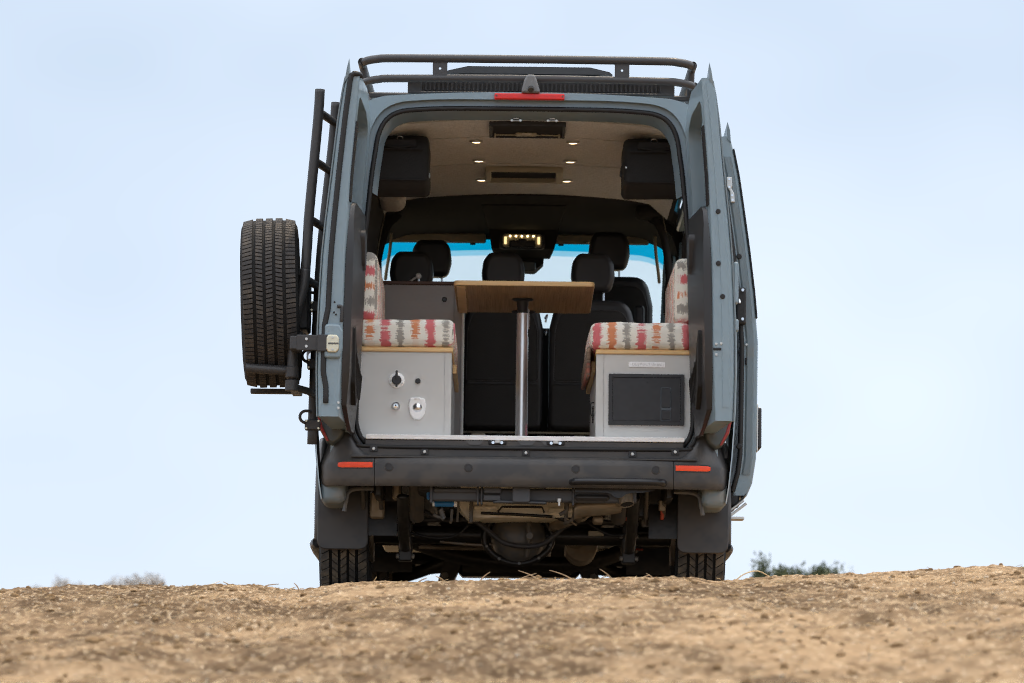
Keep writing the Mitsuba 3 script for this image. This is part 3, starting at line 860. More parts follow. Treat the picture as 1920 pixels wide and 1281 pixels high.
LV0 = LV
for s in (-1, 1):
    side = 'left' if s < 0 else 'right'
    LV = [(z, xo, xi + (.011 if s > 0 else -.002), xh) for z, xo, xi, xh in LV0]
    hole = slab(fil([(-.70, 1.62), (-.12, 1.60), (-.14, 2.20), (-.30, 2.25), (-.685, 2.27)], .07), s * .70 if s > 0 else -1.0, 1.0 if s > 0 else s * .70, .001, axis='x')
    d_ = part(VAN, 'rear_door', minus(door_levels(s), hole), 'paint', 30, label=f'open {side} rear door of the van')
    gl = [[(s * (lvl(z, 1) - .012), y, z) for y in (-.72, -.08)] for z in np.linspace(1.56, 2.3, 8)]
    part(d_, 'window_pane', loft([[g[0], g[1], (g[1][0] - s * .005, g[1][1], g[1][2]), (g[0][0] - s * .005, g[0][1], g[0][2])] for g in gl]), 'smoked_glass', 30)
    # outer skin lip that rises above the door top
    lip = [(.80, .932), (2.2, .851), (2.33, .832), (2.372, .822), (2.405, .812)]
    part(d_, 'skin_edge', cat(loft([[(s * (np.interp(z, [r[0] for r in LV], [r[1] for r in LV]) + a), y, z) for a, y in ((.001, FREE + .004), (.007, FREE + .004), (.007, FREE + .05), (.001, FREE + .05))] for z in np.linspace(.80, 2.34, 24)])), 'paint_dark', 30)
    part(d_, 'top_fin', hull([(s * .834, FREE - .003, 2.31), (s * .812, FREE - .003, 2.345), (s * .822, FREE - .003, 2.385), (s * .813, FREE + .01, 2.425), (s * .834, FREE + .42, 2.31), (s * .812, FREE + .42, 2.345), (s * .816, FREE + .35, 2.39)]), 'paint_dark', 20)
    if s < 0:
        sealp = [(s * (lvl(z, 1) * .62 + lvl(z, 2) * .38 + (.012 if 1.0 < z < 1.25 else 0)), FREE - .004, z) for z in np.linspace(.86, 2.345, 22)]
        part(d_, 'edge_seal', tube(sealp + [(s * .776, FREE, 2.352), (s * .760, FREE + .05, 2.352)], .0125, 8, 2), 'rubber_seal', True)
    else:
        part(d_, 'edge_crease', loft([[(s * (lvl(z, 1) * .42 + lvl(z, 2) * .58 + a), y, z) for a, y in ((-.002, FREE + .004), (.0, FREE - .004), (.030, FREE - .002), (.036, FREE + .004))] for z in np.linspace(.86, 2.33, 26)]), 'paint', 30)
        for z, k in ((1.745, .45), (1.36, .47), (1.51, .30)):
            x = s * (lvl(z, 2) + (lvl(z, 1) - lvl(z, 2)) * k)
            part(d_, 'grommet', cyl((x, FREE - .010, z), (x, FREE + .004, z), .0115, 14, .003), 'rubber_seal')
        part(d_, 'latch_slot', box(.838, .875, FREE - .006, FREE + .002, 1.117, 1.129, .003), 'rubber_seal')
        for x, z in ((.852, 1.146), (.874, 1.148), (.853, 1.098)):
            part(d_, 'latch_screw', cyl((x, FREE - .006, z), (x, FREE + .002, z), .006, 10, .001), 'zinc')
        part(d_, 'outer_handle', rbox(.928, .951, FREE + .005, FREE + .06, 1.33, 1.52, .011), 'paint')
        part(d_, 'outer_handle', rbox(.934, .953, FREE + .005, FREE + .05, 1.205, 1.26, .009), 'paint')
    part(d_, 'window_seal', loft([[(s * (lvl(z, 2) + (lvl(z, 3) - lvl(z, 2)) * f + q_), y, z) for f, y, q_ in ((.03, -.745, .002), (.03, -.745, -.005), (.14, -.66, -.005), (.14, -.66, .002))] for z in np.linspace(1.78, 2.14, 8)]), 'window_black', 30)
    # black inner trim with pull pocket, storage recess and net
    tr = []
    for z, yo in ((.775, -.30), (.80, -.42), (.86, -.66), (1.0, -.72), (1.2, -.735), (1.5, -.735), (1.60, -.73), (1.70, -.70), (1.765, -.66), (1.79, -.60)):
        xi = lvl(max(z, .8), 2) - .001
        xh = lvl(max(z, .8), 3) - .001
        at = lambda y: xh + (xi - xh) * (-.02 - y) / .745
        th = .018 + .016 * sstep(.8, 1.0, z) * (1 - sstep(1.55, 1.75, z))
        pts = [(at(yo), yo), (at(yo) - th, yo + .02), (at(-.1) - th, -.1), (at(-.03), -.03)]
        tr.append([(s * x, y, z) for x, y in pts])
    trim = part(d_, 'inner_trim', loft(tr), 'trim_plastic', 40)
    xt = lambda y, z: s * (lvl(z, 3) + (lvl(z, 2) - lvl(z, 3)) * (-.02 - y) / .745 - .036)
    part(trim, 'pull_pocket', slab(fil([(-.36, 1.70), (-.10, 1.70), (-.11, 1.60), (-.20, 1.52), (-.29, 1.54)], .04), min(xt(-.2, 1.6), xt(-.2, 1.6) + s * .03) - (.0 if s < 0 else .006), max(xt(-.2, 1.6), xt(-.2, 1.6) + s * .03) + (.006 if s < 0 else .0), .004, axis='x'), 'flap_plastic')
    rec = part(trim, 'storage_recess', slab(fil([(-.60, 1.24), (-.18, 1.10), (-.20, .93), (-.40, .88), (-.56, .97)], .03), min(xt(-.4, 1.05), xt(-.4, 1.05) + s * .02) - (0 if s < 0 else .004), max(xt(-.4, 1.05), xt(-.4, 1.05) + s * .02) + (.004 if s < 0 else 0), .003, axis='x'), 'wall_black')
    for k in range(7):
        y0 = -.56 + k * .06
        part(trim, 'net_cord', tube([(xt(y0, 1.1) - s * .004, y0, 1.16 - .02 * k), (xt(y0, 1.0) - s * .012, y0 + .05, 1.03), (xt(y0, .95) - s * .004, y0 + .06, .93)], .0035, 6, 4), 'rubber_seal', True)
    part(d_, 'hinge', list_of(box(min(s * .80, s * .90), max(s * .80, s * .90), -.03, .03, 1.85, 1.93, .006), box(min(s * .82, s * .93), max(s * .82, s * .93), -.03, .03, .95, 1.03, .006)), 'paint')
    if s < 0:
        # latch on the free edge with its dark strap
        lb = part(d_, 'latch_bulge', slab(fil([(-.905, 1.06), (-.832, 1.06), (-.822, 1.10), (-.822, 1.185), (-.838, 1.215), (-.905, 1.215)], .018), FREE - .022, FREE + .01, .012), 'paint')
        la = part(lb, 'latch_plate', slab(fil([(-.887, 1.085), (-.850, 1.085), (-.838, 1.10), (-.838, 1.150), (-.850, 1.165), (-.887, 1.165), (-.895, 1.15), (-.895, 1.10)], .008), FREE - .034, FREE - .02, .005), 'brass_zinc')
        part(lb, 'latch_slot', box(-.887, -.840, FREE - .0365, FREE - .033, 1.121, 1.129, .001), 'chassis_grey')
        for z in (1.098, 1.152):
            part(lb, 'screw', cyl((-.867, FREE - .038, z), (-.867, FREE - .033, z), .0055, 10, .001), 'zinc')
        part(d_, 'stay_arm', tube([(-.850, FREE - .008, 1.295), (-.832, FREE - .008, 1.295), (-.828, FREE - .008, 1.28), (-.830, FREE - .008, 1.225)], .0075, 8, 3), 'powder_coat', True)
        for x, z in ((-.862, 1.315), (-.864, 1.268), (-.855, 1.258)):
            part(d_, 'grommet', cyl((x, FREE - .004, z), (x, FREE + .004, z), .0045, 10), 'rubber_seal')
        part(d_, 'screw', cyl((-.838, FREE - .006, .862), (-.838, FREE + .004, .862), .006, 8), 'zinc')
        part(d_, 'screw', cyl((-.838, FREE - .006, .838), (-.838, FREE + .004, .838), .006, 8), 'zinc')

# ---- side door slid back along the right flank
SD = []
for z, xo in ((.56, 1.075), (.62, 1.10), (.74, 1.118), (1.02, 1.122), (1.30, 1.124), (1.53, 1.104), (1.757, 1.076), (1.95, 1.048), (2.10, 1.026), (2.22, 1.002), (2.28, .988), (2.30, .98)):
    pts = fil([(xo - .085, .66), (xo, .66), (xo, 1.93), (xo - .085, 1.93)], [.018, .014, .014, .018], 3)
    SD.append([(x, y, z) for x, y in pts])
sd = part(VAN, 'sliding_door', loft(SD), 'paint', 30, label='side door slid back along the right flank of the van')


def sx(z):
    return float(np.interp(z, [r[0][2] for r in SD], [max(p[0] for p in r) for r in SD]))


part(sd, 'skin_edge', loft([[(sx(z) + a, y, z) for a, y in ((.001, .655), (.007, .655), (.007, .72), (.001, .72))] for z in np.linspace(1.42, 2.24, 14)]), 'rubber_seal', 30)
part(sd, 'edge_recess', loft([[(sx(z) + a, y, z) for a, y in ((-.062, .662), (-.050, .654), (-.022, .654), (-.016, .662))] for z in np.linspace(.66, 2.2, 20)]), 'paint_dark', 30)  # raised band in darkened paint, painting recess shading onto the door edge
part(sd, 'edge_seal', tube([(sx(z) - .078, .652, z) for z in np.linspace(.58, 2.26, 20)], .012, 8), 'rubber_seal', True)
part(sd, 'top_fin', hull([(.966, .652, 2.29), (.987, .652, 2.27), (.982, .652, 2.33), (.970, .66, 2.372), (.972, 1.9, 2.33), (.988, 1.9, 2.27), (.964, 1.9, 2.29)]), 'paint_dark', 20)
br = part(sd, 'guide_bracket', slab(fil([(.965, 2.10), (.992, 2.10), (.995, 2.055), (.990, 2.045), (1.004, 2.02), (1.008, 1.975), (.985, 1.975), (.982, 2.03), (.968, 2.05)], .006), .638, .655, .004), 'zinc')
for z, x in ((2.088, .979), (2.05, .980), (2.01, .994), (1.987, .996)):
    part(sd, 'bracket_bolt', cyl((x, .632, z), (x, .64, z), .0055, 10), 'chrome')
part(sd, 'grommet', cyl((1.030, .646, 1.715), (1.030, .66, 1.715), .013, 14, .003), 'rubber_seal')
hb = part(sd, 'door_roller', rbox(1.015, 1.062, .60, .66, 1.38, 1.56, .012), 'rubber_seal')
part(sd, 'roller_bolt', cyl((1.045, .585, 1.545), (1.045, .60, 1.545), .007, 10), 'chrome')
part(sd, 'roller_bolt', cyl((1.045, .585, 1.405), (1.045, .60, 1.405), .007, 10), 'chrome')
part(sd, 'roller_bolt', cyl((1.030, .585, 1.48), (1.030, .60, 1.50), .005, 10), 'chrome')
part(sd, 'latch_slot', box(1.025, 1.058, .648, .66, 1.245, 1.258, .004), 'rubber_seal')
part(sd, 'latch_slot', box(1.062, 1.071, .648, .66, 1.19, 1.225, .003), 'rubber_seal')
for x, z in ((1.043, 1.285), (1.068, 1.288), (1.044, 1.235)):
    part(sd, 'latch_screw', cyl((x, .648, z), (x, .66, z), .0055, 8), 'zinc')
part(sd, 'door_handle', rbox(1.122, 1.146, .70, .90, .79, .99, .011), 'trim_plastic')
part(sd, 'handle_trim', rbox(1.118, 1.128, .68, .92, .775, 1.005, .005), 'zinc')
part(sd, 'rubber_stop', cyl((1.035, .63, .795), (1.035, .66, .795), .014, 12, .004), 'rubber_seal')
part(sd, 'rail_arm', list_of(box(.965, 1.06, .60, .70, .44, .455, .004), moved(box(.97, 1.07, .62, .66, .50, .512, .003), rot=((0, 1, 0), -38), about=(1.02, .64, .505)), moved(box(.955, 1.085, .60, .64, .475, .487, .003), rot=((0, 1, 0), -38), about=(1.02, .62, .48))), 'zinc')
part(sd, 'lower_track', hull([(.955, .64, .43), (1.06, .64, .545), (.96, .64, .455), (1.075, .66, .575), (.955, .9, .43), (1.06, .9, .545), (1.075, .9, .575)]), 'chassis_grey')
part(sd, 'lower_guide', rbox(.975, 1.04, .66, .72, .50, .59, .02), 'rubber_seal')
part(VAN, 'slide_rail', box(.985, 1.0, .25, 1.64, 1.20, 1.24, .004), 'trim_plastic')
# inner face of the sliding door opening
part(VAN, 'entry_frame', cat(box(.83, .95, 1.60, 1.65, .76, 2.16, .01), box(.83, .98, 1.60, 3.0, .45, .52, .01), box(.82, .90, 1.62, 3.0, 2.13, 2.2, .01)), 'paint')

# ---- roof rack and air unit
_n0 = set(scene)
rack = part(VAN, 'roof_rack', tube([(-.765, 1.2, 2.53), (-.785, .10, 2.528), (-.775, -.02, 2.528), (-.715, -.09, 2.53), (-.60, -.105, 2.533), (0, -.11, 2.534), (.60, -.105, 2.533), (.705, -.09, 2.53), (.768, -.02, 2.528), (.776, .10, 2.528), (.765, 1.2, 2.53)], .0195, 12, 6), 'rack_coat', True)
part(rack, 'lower_rail', tube([(-.77, 1.2, 2.43), (-.782, .10, 2.43), (-.772, -.02, 2.43), (-.705, -.09, 2.434), (-.60, -.10, 2.438), (0, -.105, 2.442), (.60, -.10, 2.438), (.71, -.09, 2.434), (.778, -.02, 2.43), (.783, .10, 2.43), (.775, 1.2, 2.43)], .0185, 12, 6), 'rack_coat', True)
for x in (-.415, .440):
    mh = plate(Polygon(rect(x - .034, x + .034, 2.444, 2.52)).difference(Polygon([(x + .006 * math.cos(t), 2.486 + .006 * math.sin(t)) for t in np.linspace(0, 6.28, 12)[:-1]])), -.112, -.104)
    part(rack, 'gusset_plate', cat(mh, box(x - .036, x + .036, -.116, -.100, 2.512, 2.52, .002)), 'rack_coat')
for x0, x1, s in ((-.783, -.78, -1), (.775, .78, 1)):
    part(rack, 'post', tube([(x0, .10, 2.528), (x1 - s * .01, .12, 2.40)], .017, 10), 'rack_coat', True)
    part(rack, 'post', tube([(x0, 1.1, 2.515), (x1, 1.1, 2.40)], .017, 10), 'rack_coat', True)
    part(rack, 'mount_foot', cyl((x0 - s * .08, .17, 2.35), (x0 - s * .08, .17, 2.388), .022, 12, .004), 'rack_coat')
for y in (.15, .75, 1.35, 1.95):
    part(rack, 'cross_bar', box(-.755, .785, y, y + .05, 2.385, 2.412, .006), 'rack_coat')
sh = part(VAN, 'air_deflector', cat(box(-.567, -.50, -.045, -.02, 2.376, 2.44, .004), box(.62, .69, -.045, -.02, 2.376, 2.44, .004), box(-.567, .69, -.02, -.005, 2.376, 2.442, .003), box(-.567, .69, -.05, -.02, 2.376, 2.388, .003)), 'powder_coat')
for k in range(54):
    x = -.488 + k * .0205
    part(sh, 'fin', box(x, x + .0115, -.032, -.018, 2.392, 2.440, .003), 'rack_coat')
part(VAN, 'roof_fan', cat(hull([(x, y, z) for x, z in ((-.385, 2.57), (.395, 2.57), (.30, 2.592), (-.29, 2.592), (-.40, 2.557), (.41, 2.557)) for y in (.45, 1.15)]), box(-.33, .35, .5, 1.1, 2.40, 2.565, .01)), 'powder_coat')
part(VAN, 'solar_panel', box(-.7, .7, 1.5, 3.4, 2.425, 2.455, .005), 'smoked_glass')

for k in set(scene) - _n0:
    scene[k]['to_world'] = T().translate([0, .13, .025])

# ---- ladder and wheel carrier on the left rear door
lad = part(VAN, 'ladder', tube([(-.949, -.62, 2.302), (-.957, -.62, 2.15), (-.988, -.62, 1.75), (-.995, -.62, 1.60), (-1.002, -.62, 1.47)], .0225, 12, 5), 'powder_coat', True)
part(lad, 'rail', tube([(-.888, -.30, 2.293), (-.90, -.30, 2.1), (-.945, -.30, 1.6), (-.965, -.30, 1.1), (-.974, -.30, .71)], .0225, 12, 5), 'powder_coat', True)
for z in (2.20, 1.975, 1.71, 1.435, 1.175):
    a = np.interp(z, [1.1, 1.47, 1.60, 1.75, 2.15, 2.302], [-1.03, -1.002, -.995, -.988, -.957, -.949])
    b = np.interp(z, [.71, 1.1, 1.6, 2.1, 2.293], [-.974, -.965, -.945, -.90, -.888])
    part(lad, 'rung', tube([(a, -.62, z), (b, -.30, z)], .019, 10), 'powder_coat', True)
for z in (1.345, 1.08, .80):
    b = np.interp(z, [.71, 1.1, 1.6], [-.974, -.965, -.945])
    part(lad, 'clamp', box(b - .035, b + .035, -.335, -.265, z - .026, z + .02, .003), 'powder_coat')
    part(lad, 'tie_ring', tube([(b - .028 + .03 * math.cos(t), -.34, z + .032 + .028 * math.sin(t)) for t in np.linspace(.9, 4.6, 10)], .0068, 8), 'powder_coat', True)
    for dx in (-.028, .028):
        for dz in (-.02, .014):
            part(lad, 'bolt', cyl((b + dx, -.342, z + dz), (b + dx, -.334, z + dz), .005, 8), 'brass_zinc')
car = part(VAN, 'wheel_carrier', tube([(-1.002, -.62, 1.48), (-1.01, -.62, 1.40), (-1.042, -.62, 1.27), (-1.052, -.62, 1.15), (-1.055, -.62, .98)], .0235, 12, 5), 'powder_coat', True)
part(car, 'sleeve', cyl((-1.055, -.62, 1.035), (-1.055, -.62, .985), .031, 14, .003), 'powder_coat')
part(car, 'sleeve', cyl((-1.055, -.62, .975), (-1.055, -.62, .925), .031, 14, .003), 'powder_coat')
part(car, 'front_arm', tube([(-1.07, -.60, 1.020), (-1.265, -.60, 1.028)], .0215, 12), 'powder_coat', True)
part(car, 'rear_arm', cat(box(-1.27, -1.04, -.14, -.10, .955, .978, .003), box(-1.075, -1.03, -.62, -.12, .945, .965, .004)), 'powder_coat')
part(car, 'cross_tube', tube([(-1.05, -.60, .945), (-.985, -.50, .935), (-.97, -.31, .935)], .0165, 10), 'powder_coat', True)
st = part(car, 'strap', box(-1.03, -.925, -.775, -.765, 1.095, 1.165, .003), 'powder_coat')
part(car, 'strap', box(-.935, -.885, -.796, -.775, 1.09, 1.165, .003), 'powder_coat')
part(car, 'strap', box(-1.06, -1.015, -.77, -.60, 1.10, 1.16, .004), 'powder_coat')
for z in (1.113, 1.146):
    part(car, 'strap_bolt', cyl((-.985, -.782, z), (-.985, -.774, z), .0065, 10), 'zinc')
part(car, 'hub_plate', box(-1.045, -.99, -.47, -.23, 1.22, 1.48, .01), 'powder_coat')
part(car, 'hub_plate', tube([(-1.02, -.62, 1.36), (-1.02, -.30, 1.36)], .018, 10), 'powder_coat', True)


# ------------------------------------------------------------------ wheels
def tyre_meshes(c, w, R, lean=0.0, yaw=0.0, n=104, ribs=((-.110, -.068), (-.056, -.026), (-.0150, .0150), (.026, .056), (.068, .110)), skew=.006, fill=.88):
    """(carcass, tread blocks, rim, spokes) of a wheel with its axis along x."""
    k = w / .24
    prof = [(.205, -.085), (.235, -.108), (.30, -.121), (.345, -.117), (R - .016, -.105), (R - .010, -.06), (R - .009, 0), (R - .010, .06), (R - .016, .105), (.345, .117), (.30, .121), (.235, .108), (.205, .085)]
    carc = lathe([(r, h * k) for r, h in prof], (0, 0, 0), (1, 0, 0), 72)
    V, F = [], []
    r_ = np.random.default_rng(5)
    for a, (x0, x1) in enumerate(ribs):
        m = n if a in (0, 4) else int(n * 1.12)
        for i in range(m):
            t0 = 2 * np.pi * (i + (a % 2) * .5) / m
            t1 = t0 + 2 * np.pi / m * fill
            sk = skew * (1 if a % 2 else -1) / R
            base = len(V)
            for rr, ins in ((R - .02, 0), (R, .0016)):
                for xx, tt in ((x0 + ins, t0 + ins / R - sk), (x1 - ins, t0 + ins / R + sk), (x1 - ins, t1 - ins / R + sk), (x0 + ins, t1 - ins / R - sk)):
                    rad = rr - .010 * (abs(xx) > .085) - .0035 * (abs(xx) > .06)
                    V.append((xx * k, rad * math.cos(tt), rad * math.sin(tt)))
            F += [(base + p, base + q_, base + s_) for p, q_, s_ in ((4, 6, 5), (4, 7, 6), (0, 1, 5), (0, 5, 4), (1, 2, 6), (1, 6, 5), (2, 3, 7), (2, 7, 6), (3, 0, 4), (3, 4, 7))]
    tread = TM(np.array(V), np.array(F), process=False)
    rim = lathe([(.06, .03), (.10, .045), (.165, .03), (.185, .075), (.212, .092), (.212, -.092), (.19, -.07), (.18, .0), (.06, -.02)], (0, 0, 0), (1, 0, 0), 48)
    hub = lathe([(.0, .065), (.035, .06), (.04, .03)], (0, 0, 0), (1, 0, 0), 20)
    out = []
    M = trimesh.transformations.euler_matrix(0, math.radians(lean), math.radians(yaw))
    for m in (carc, tread, rim, hub):
        m = m.copy()
        m.apply_transform(M)
        m.apply_translation(c)
        out.append(m)
    return out


SP = thing('spare_wheel', 'black treaded spare wheel hung on the carrier outside the open left rear door', 'spare wheel')
cc, tt_, rm, hb_ = tyre_meshes((-1.168, -.35, 1.353), .262, .388, lean=-2.2, yaw=1.5, skew=.003)
part(SP, 'tyre', cc, 'tyre_groove', 40)
part(SP, 'tread', tt_, 'tyre_rubber', 25, stuff=True)
part(SP, 'rim', rm, 'steel_worn', 30)
part(SP, 'hub_cap', hb_, 'trim_plastic', 30)
for s in (-1, 1):
    for name, y in (('rear_wheel', .97), ('front_wheel', 4.64)):
        w_ = part(VAN, name, lathe([(.06, .03), (.165, .03), (.185, .075), (.212, .092), (.212, -.092), (.18, .0), (.06, -.02)], (s * .855, y, .385), (s, 0, 0), 40), 'steel_worn', 30)
        cc, tt_, rm, hb_ = tyre_meshes((s * .855, y, .385), .24, .392, n=56, skew=.012, fill=.91)
        part(w_, 'tyre', cc, 'tyre_groove', 40)
        part(w_, 'tread', tt_, 'tyre_dusty' if y < 2 else 'tyre_rubber', 25, stuff=True)
        part(w_, 'brake_disc', cyl((s * .72, y, .385), (s * .74, y, .385), .15, 30), 'steel_worn')

# ------------------------------------------------------------------ underbody
part(VAN, 'floor_pan', box(-.80, .80, .10, 4.9, .62, .70, .01), 'chassis_black')
for s in (-1, 1):
    part(VAN, 'frame_rail', box(s * .46 - .035, s * .46 + .035, .05, 4.8, .52, .62, .01), 'chassis_black')
    part(VAN, 'inner_arch', box(s * .68 - .02, s * .68 + .02, .12, .56, .50, .64, .01), 'chassis_black')
    x = -.565 if s < 0 else .515
    # leaf spring, its clamp and shackles
    sp = part(VAN, 'leaf_spring', tube([(x, .10, .50), (x, .5, .34), (x, .95, .29), (x, 1.5, .36), (x, 1.75, .48)], .028, 8, 5, flat=.6), 'chassis_black', True)
    part(sp, 'spring_clamp', cat(box(x - .033, x + .033, .80, .92, .235, .46, .006), box(x - .026, x + .026, .74, .86, .42, .55, .006)), 'chassis_black')
    for z in (.425, .365, .258):
        for dx in (-.037, .037):
            part(sp, 'clamp_bolt', cyl((x + dx - .008, .80, z), (x + dx + .008, .80, z), .0125, 10, .003), 'zinc')
    part(sp, 'centre_bolt', cyl((x, .735, .395), (x, .75, .395), .016, 12, .004), 'steel_worn')
    for dx in (.09, .175):
        xx = x - .02 + (dx if s > 0 else -dx)
        ubolt = tube([(xx, .30, .62), (xx, .45, .50), (xx, .6, .41)], .010, 8)
        part(VAN, 'damper_rod', ubolt, 'chassis_grey', True)
        part(VAN, 'damper_rod', cyl((xx, .60, .43), (xx, .60, .40), .018, 10, .003), 'chassis_grey')
    part(VAN, 'shock_absorber', cyl((x - s * .06, .25, .61), (x - s * .06, .55, .43), .036, 14, .006), 'chassis_grey')
    part(VAN, 'bump_stop', cat(box(x + s * .03, x + s * .16, .55, .75, .44, .62, .01)), 'chassis_black')
    # front suspension, seen far ahead under the floor
    part(VAN, 'control_arm', tube([(s * .40, 4.4, .42), (s * .56, 4.5, .36), (s * .74, 4.6, .31)], .036, 8, 4), 'chassis_black', True)
    part(VAN, 'steering_rod', tube([(s * .30, 4.75, .40), (s * .55, 4.8, .37), (s * .73, 4.82, .345)], .018, 8, 4), 'chassis_black', True)
    part(VAN, 'subframe_leg', hull([(s * .34 + a, y, z) for a, y, z in ((-.05, 4.2, .50), (.06, 4.2, .50), (s * .07 - .045, 4.2, .295), (s * .07 + .045, 4.2, .295), (-.05, 4.4, .50), (.06, 4.4, .50), (s * .07 - .045, 4.4, .295), (s * .07 + .045, 4.4, .295))]), 'chassis_black')
    part(VAN, 'subframe_bolt', cyl((s * .415, 4.18, .325), (s * .415, 4.2, .325), .02, 12, .004), 'chassis_grey')
part(VAN, 'front_subframe', list_of(box(-.34, .34, 4.25, 4.5, .325, .52, .02), box(-.80, .80, 4.9, 5.0, .42, .7, .02), box(-.62, .62, 3.6, 4.2, .47, .62, .02)), 'chassis_black')
part(VAN, 'skid_beam', list_of(box(-.80, -.42, 4.95, 5.05, .375, .40, .006), box(.42, .80, 4.95, 5.05, .375, .40, .006)), 'chassis_black')
part(VAN, 'gearbox', list_of(rbox(-.17, .17, 3.2, 4.3, .36, .62, .06), rbox(-.12, .12, 2.6, 3.2, .40, .62, .05)), 'chassis_grey')
part(VAN, 'transmission_mount', cat(box(-.325, -.12, 2.2, 2.3, .30, .345, .01), cyl((-.30, 2.18, .325), (-.30, 2.2, .325), .022, 12), cyl((-.22, 2.18, .312), (-.22, 2.2, .312), .02, 12)), 'steel_worn')
part(VAN, 'crossmember', tube([(-.62, 2.0, .42), (-.35, 2.0, .33), (-.12, 2.0, .295), (0, 2.0, .29), (.25, 2.0, .285), (.44, 2.0, .325), (.58, 2.0, .39)], .042, 10, 5), 'chassis_black', True)
part(VAN, 'side_tank', box(-.72, -.47, 2.1, 2.9, .385, .42, .01), 'tank_cream')
part(VAN, 'side_tank', box(.40, .58, 4.0, 4.3, .43, .47, .01), 'tank_cream')
part(VAN, 'heat_shield', list_of(moved(box(-.52, -.12, 1.9, 2.1, .372, .382, .003), rot=((1, 0, 0), 12), about=(-.3, 2, .377)), tube([(-.52, 1.9, .365), (-.3, 1.88, .358), (-.1, 1.9, .362)], .012, 8, 4)), 'muffler_steel')
# axle
ax = part(VAN, 'rear_axle', cyl((-.74, .97, .372), (.74, .97, .372), .044, 20), 'chassis_black')
blob = trimesh.creation.icosphere(subdivisions=4)
v = np.array(blob.vertices)
v = np.sign(v) * np.abs(v) ** .82
v = v * [.135, .15, .125]
v[:, 0] *= 1 - .25 * (v[:, 2] / .125) * (v[:, 2] < 0) * -1
part(ax, 'differential', TM(v + [-.02, .93, .352], blob.faces, process=False), 'chassis_grey', True)
ringp = [(-.02 + .165 * math.cos(t) * (1 if math.sin(t) > 0 else 1 - .1 * math.sin(t) ** 2), .86, .355 + .125 * math.sin(t)) for t in np.linspace(0, 2 * np.pi, 33)[:-1]]
part(ax, 'cover_flange', tube(ringp, .020, 8, closed=True, flat=.8), 'chassis_black', True)
part(ax, 'cover_rib', tube([(.035, .79, .46), (.03, .772, .40), (.03, .775, .33), (.02, .80, .26)], .026, 8, 5, flat=.5), 'chassis_grey', True)
part(ax, 'filler_plug', cyl((.035, .735, .36), (.035, .78, .36), .02, 16, .004), 'chassis_grey')
for t in np.linspace(.35, 2 * np.pi + .35, 11)[:-1]:
    c = (-.02 + .163 * math.cos(t), .83, .355 + .124 * math.sin(t))
    part(ax, 'cover_bolt', cyl(c, (c[0], .85, c[2]), .0085, 8, .002), 'chassis_grey')
part(ax, 'axle_label', box(.32, .395, .905, .925, .372, .396, .002), 'beige_plastic')
part(VAN, 'sway_bar', tube([(-.55, .78, .43), (-.30, .77, .436), (-.225, .76, .425), (-.15, .74, .37), (-.09, .73, .325), (0, .73, .308), (.09, .73, .318), (.15, .74, .36), (.21, .76, .41), (.29, .77, .432), (.52, .78, .425)], .0125, 10, 5), 'powder_coat', True)
part(VAN, 'brake_hose', tube([(-.72, .80, .44), (-.60, .72, .385), (-.45, .71, .345), (-.33, .72, .352), (-.26, .75, .41)], .007, 8, 6), 'rubber_seal', True)
part(VAN, 'brake_hose', tube([(.29, .75, .445), (.36, .72, .395), (.44, .72, .365), (.55, .74, .38), (.70, .8, .39)], .008, 8, 6), 'rubber_seal', True)
part(VAN, 'brake_hose', tube([(-.40, .9, .335), (-.2, .88, .32), (-.1, .9, .335)], .008, 8, 6), 'steel_worn', True)
# hitch
hz = .508
hit = part(VAN, 'tow_hitch', slab(rect(.035, .072, .477, .540, .012), -.432, .525, .002, axis='x'), 'hitch_coat')
part(hit, 'upper_bevel', box(-.42, -.20, .020, .045, .515, .538, .006), 'hitch_coat')
part(hit, 'end_plate', box(-.437, -.424, .02, .09, .468, .546, .003), 'hitch_coat')
part(hit, 'flange', list_of(box(-.218, -.208, .0, .10, .462, .550, .003), box(-.200, -.190, .0, .10, .462, .550, .003)), 'hitch_coat')
part(hit, 'receiver_block', list_of(box(-.186, -.105, -.02, .06, .512, .540, .004), box(-.186, -.105, -.02, .06, .478, .506, .004)), 'hitch_coat')
part(hit, 'receiver_cover', slab(rect(-.053, .030, .470, .546, .016), -.045, -.02, .006), 'hitch_coat')
part(hit, 'receiver_tube', box(-.05, .027, -.02, .08, .472, .544, .006), 'hitch_coat')
part(hit, 'chain_plate', list_of(slab(fil([(-.15, .470), (.11, .466), (.10, .476), (-.12, .480)], .004), -.03, .05, .003), slab(fil([(-.12, .548), (.11, .540), (.09, .552), (-.08, .556)], .004), -.01, .05, .003)), 'hitch_coat')
part(hit, 'hitch_pin', cat(cyl((.165, -.0, .478), (.165, .0, .492), .012, 12), cyl((.165, .0, .46), (.165, .0, .478), .006, 8)), 'zinc')
part(hit, 'end_plate', box(.225, .235, .01, .09, .462, .556, .003), 'hitch_coat')
stp = part(VAN, 'step_bar', tube([(.215, .0, .560), (.225, -.13, .5625), (.27, -.16, .5635), (.45, -.165, .5635), (.60, -.16, .5635), (.642, -.135, .5625), (.65, .0, .560)], .0165, 12, 5), 'step_black', True)
part(stp, 'bracket', plate(Polygon([(.237, .548), (.622, .548), (.60, .532), (.55, .523), (.50, .521), (.475, .516), (.455, .500), (.435, .497), (.418, .503), (.405, .515), (.385, .522), (.237, .522)]), -.02, -.012), 'step_black')
part(stp, 'lower_tube', box(.237, .40, .0, .05, .485, .515, .012), 'powder_coat')
part(stp, 'stay', tube([(.60, .0, .56), (.62, .3, .60)], .012, 8), 'powder_coat', True)
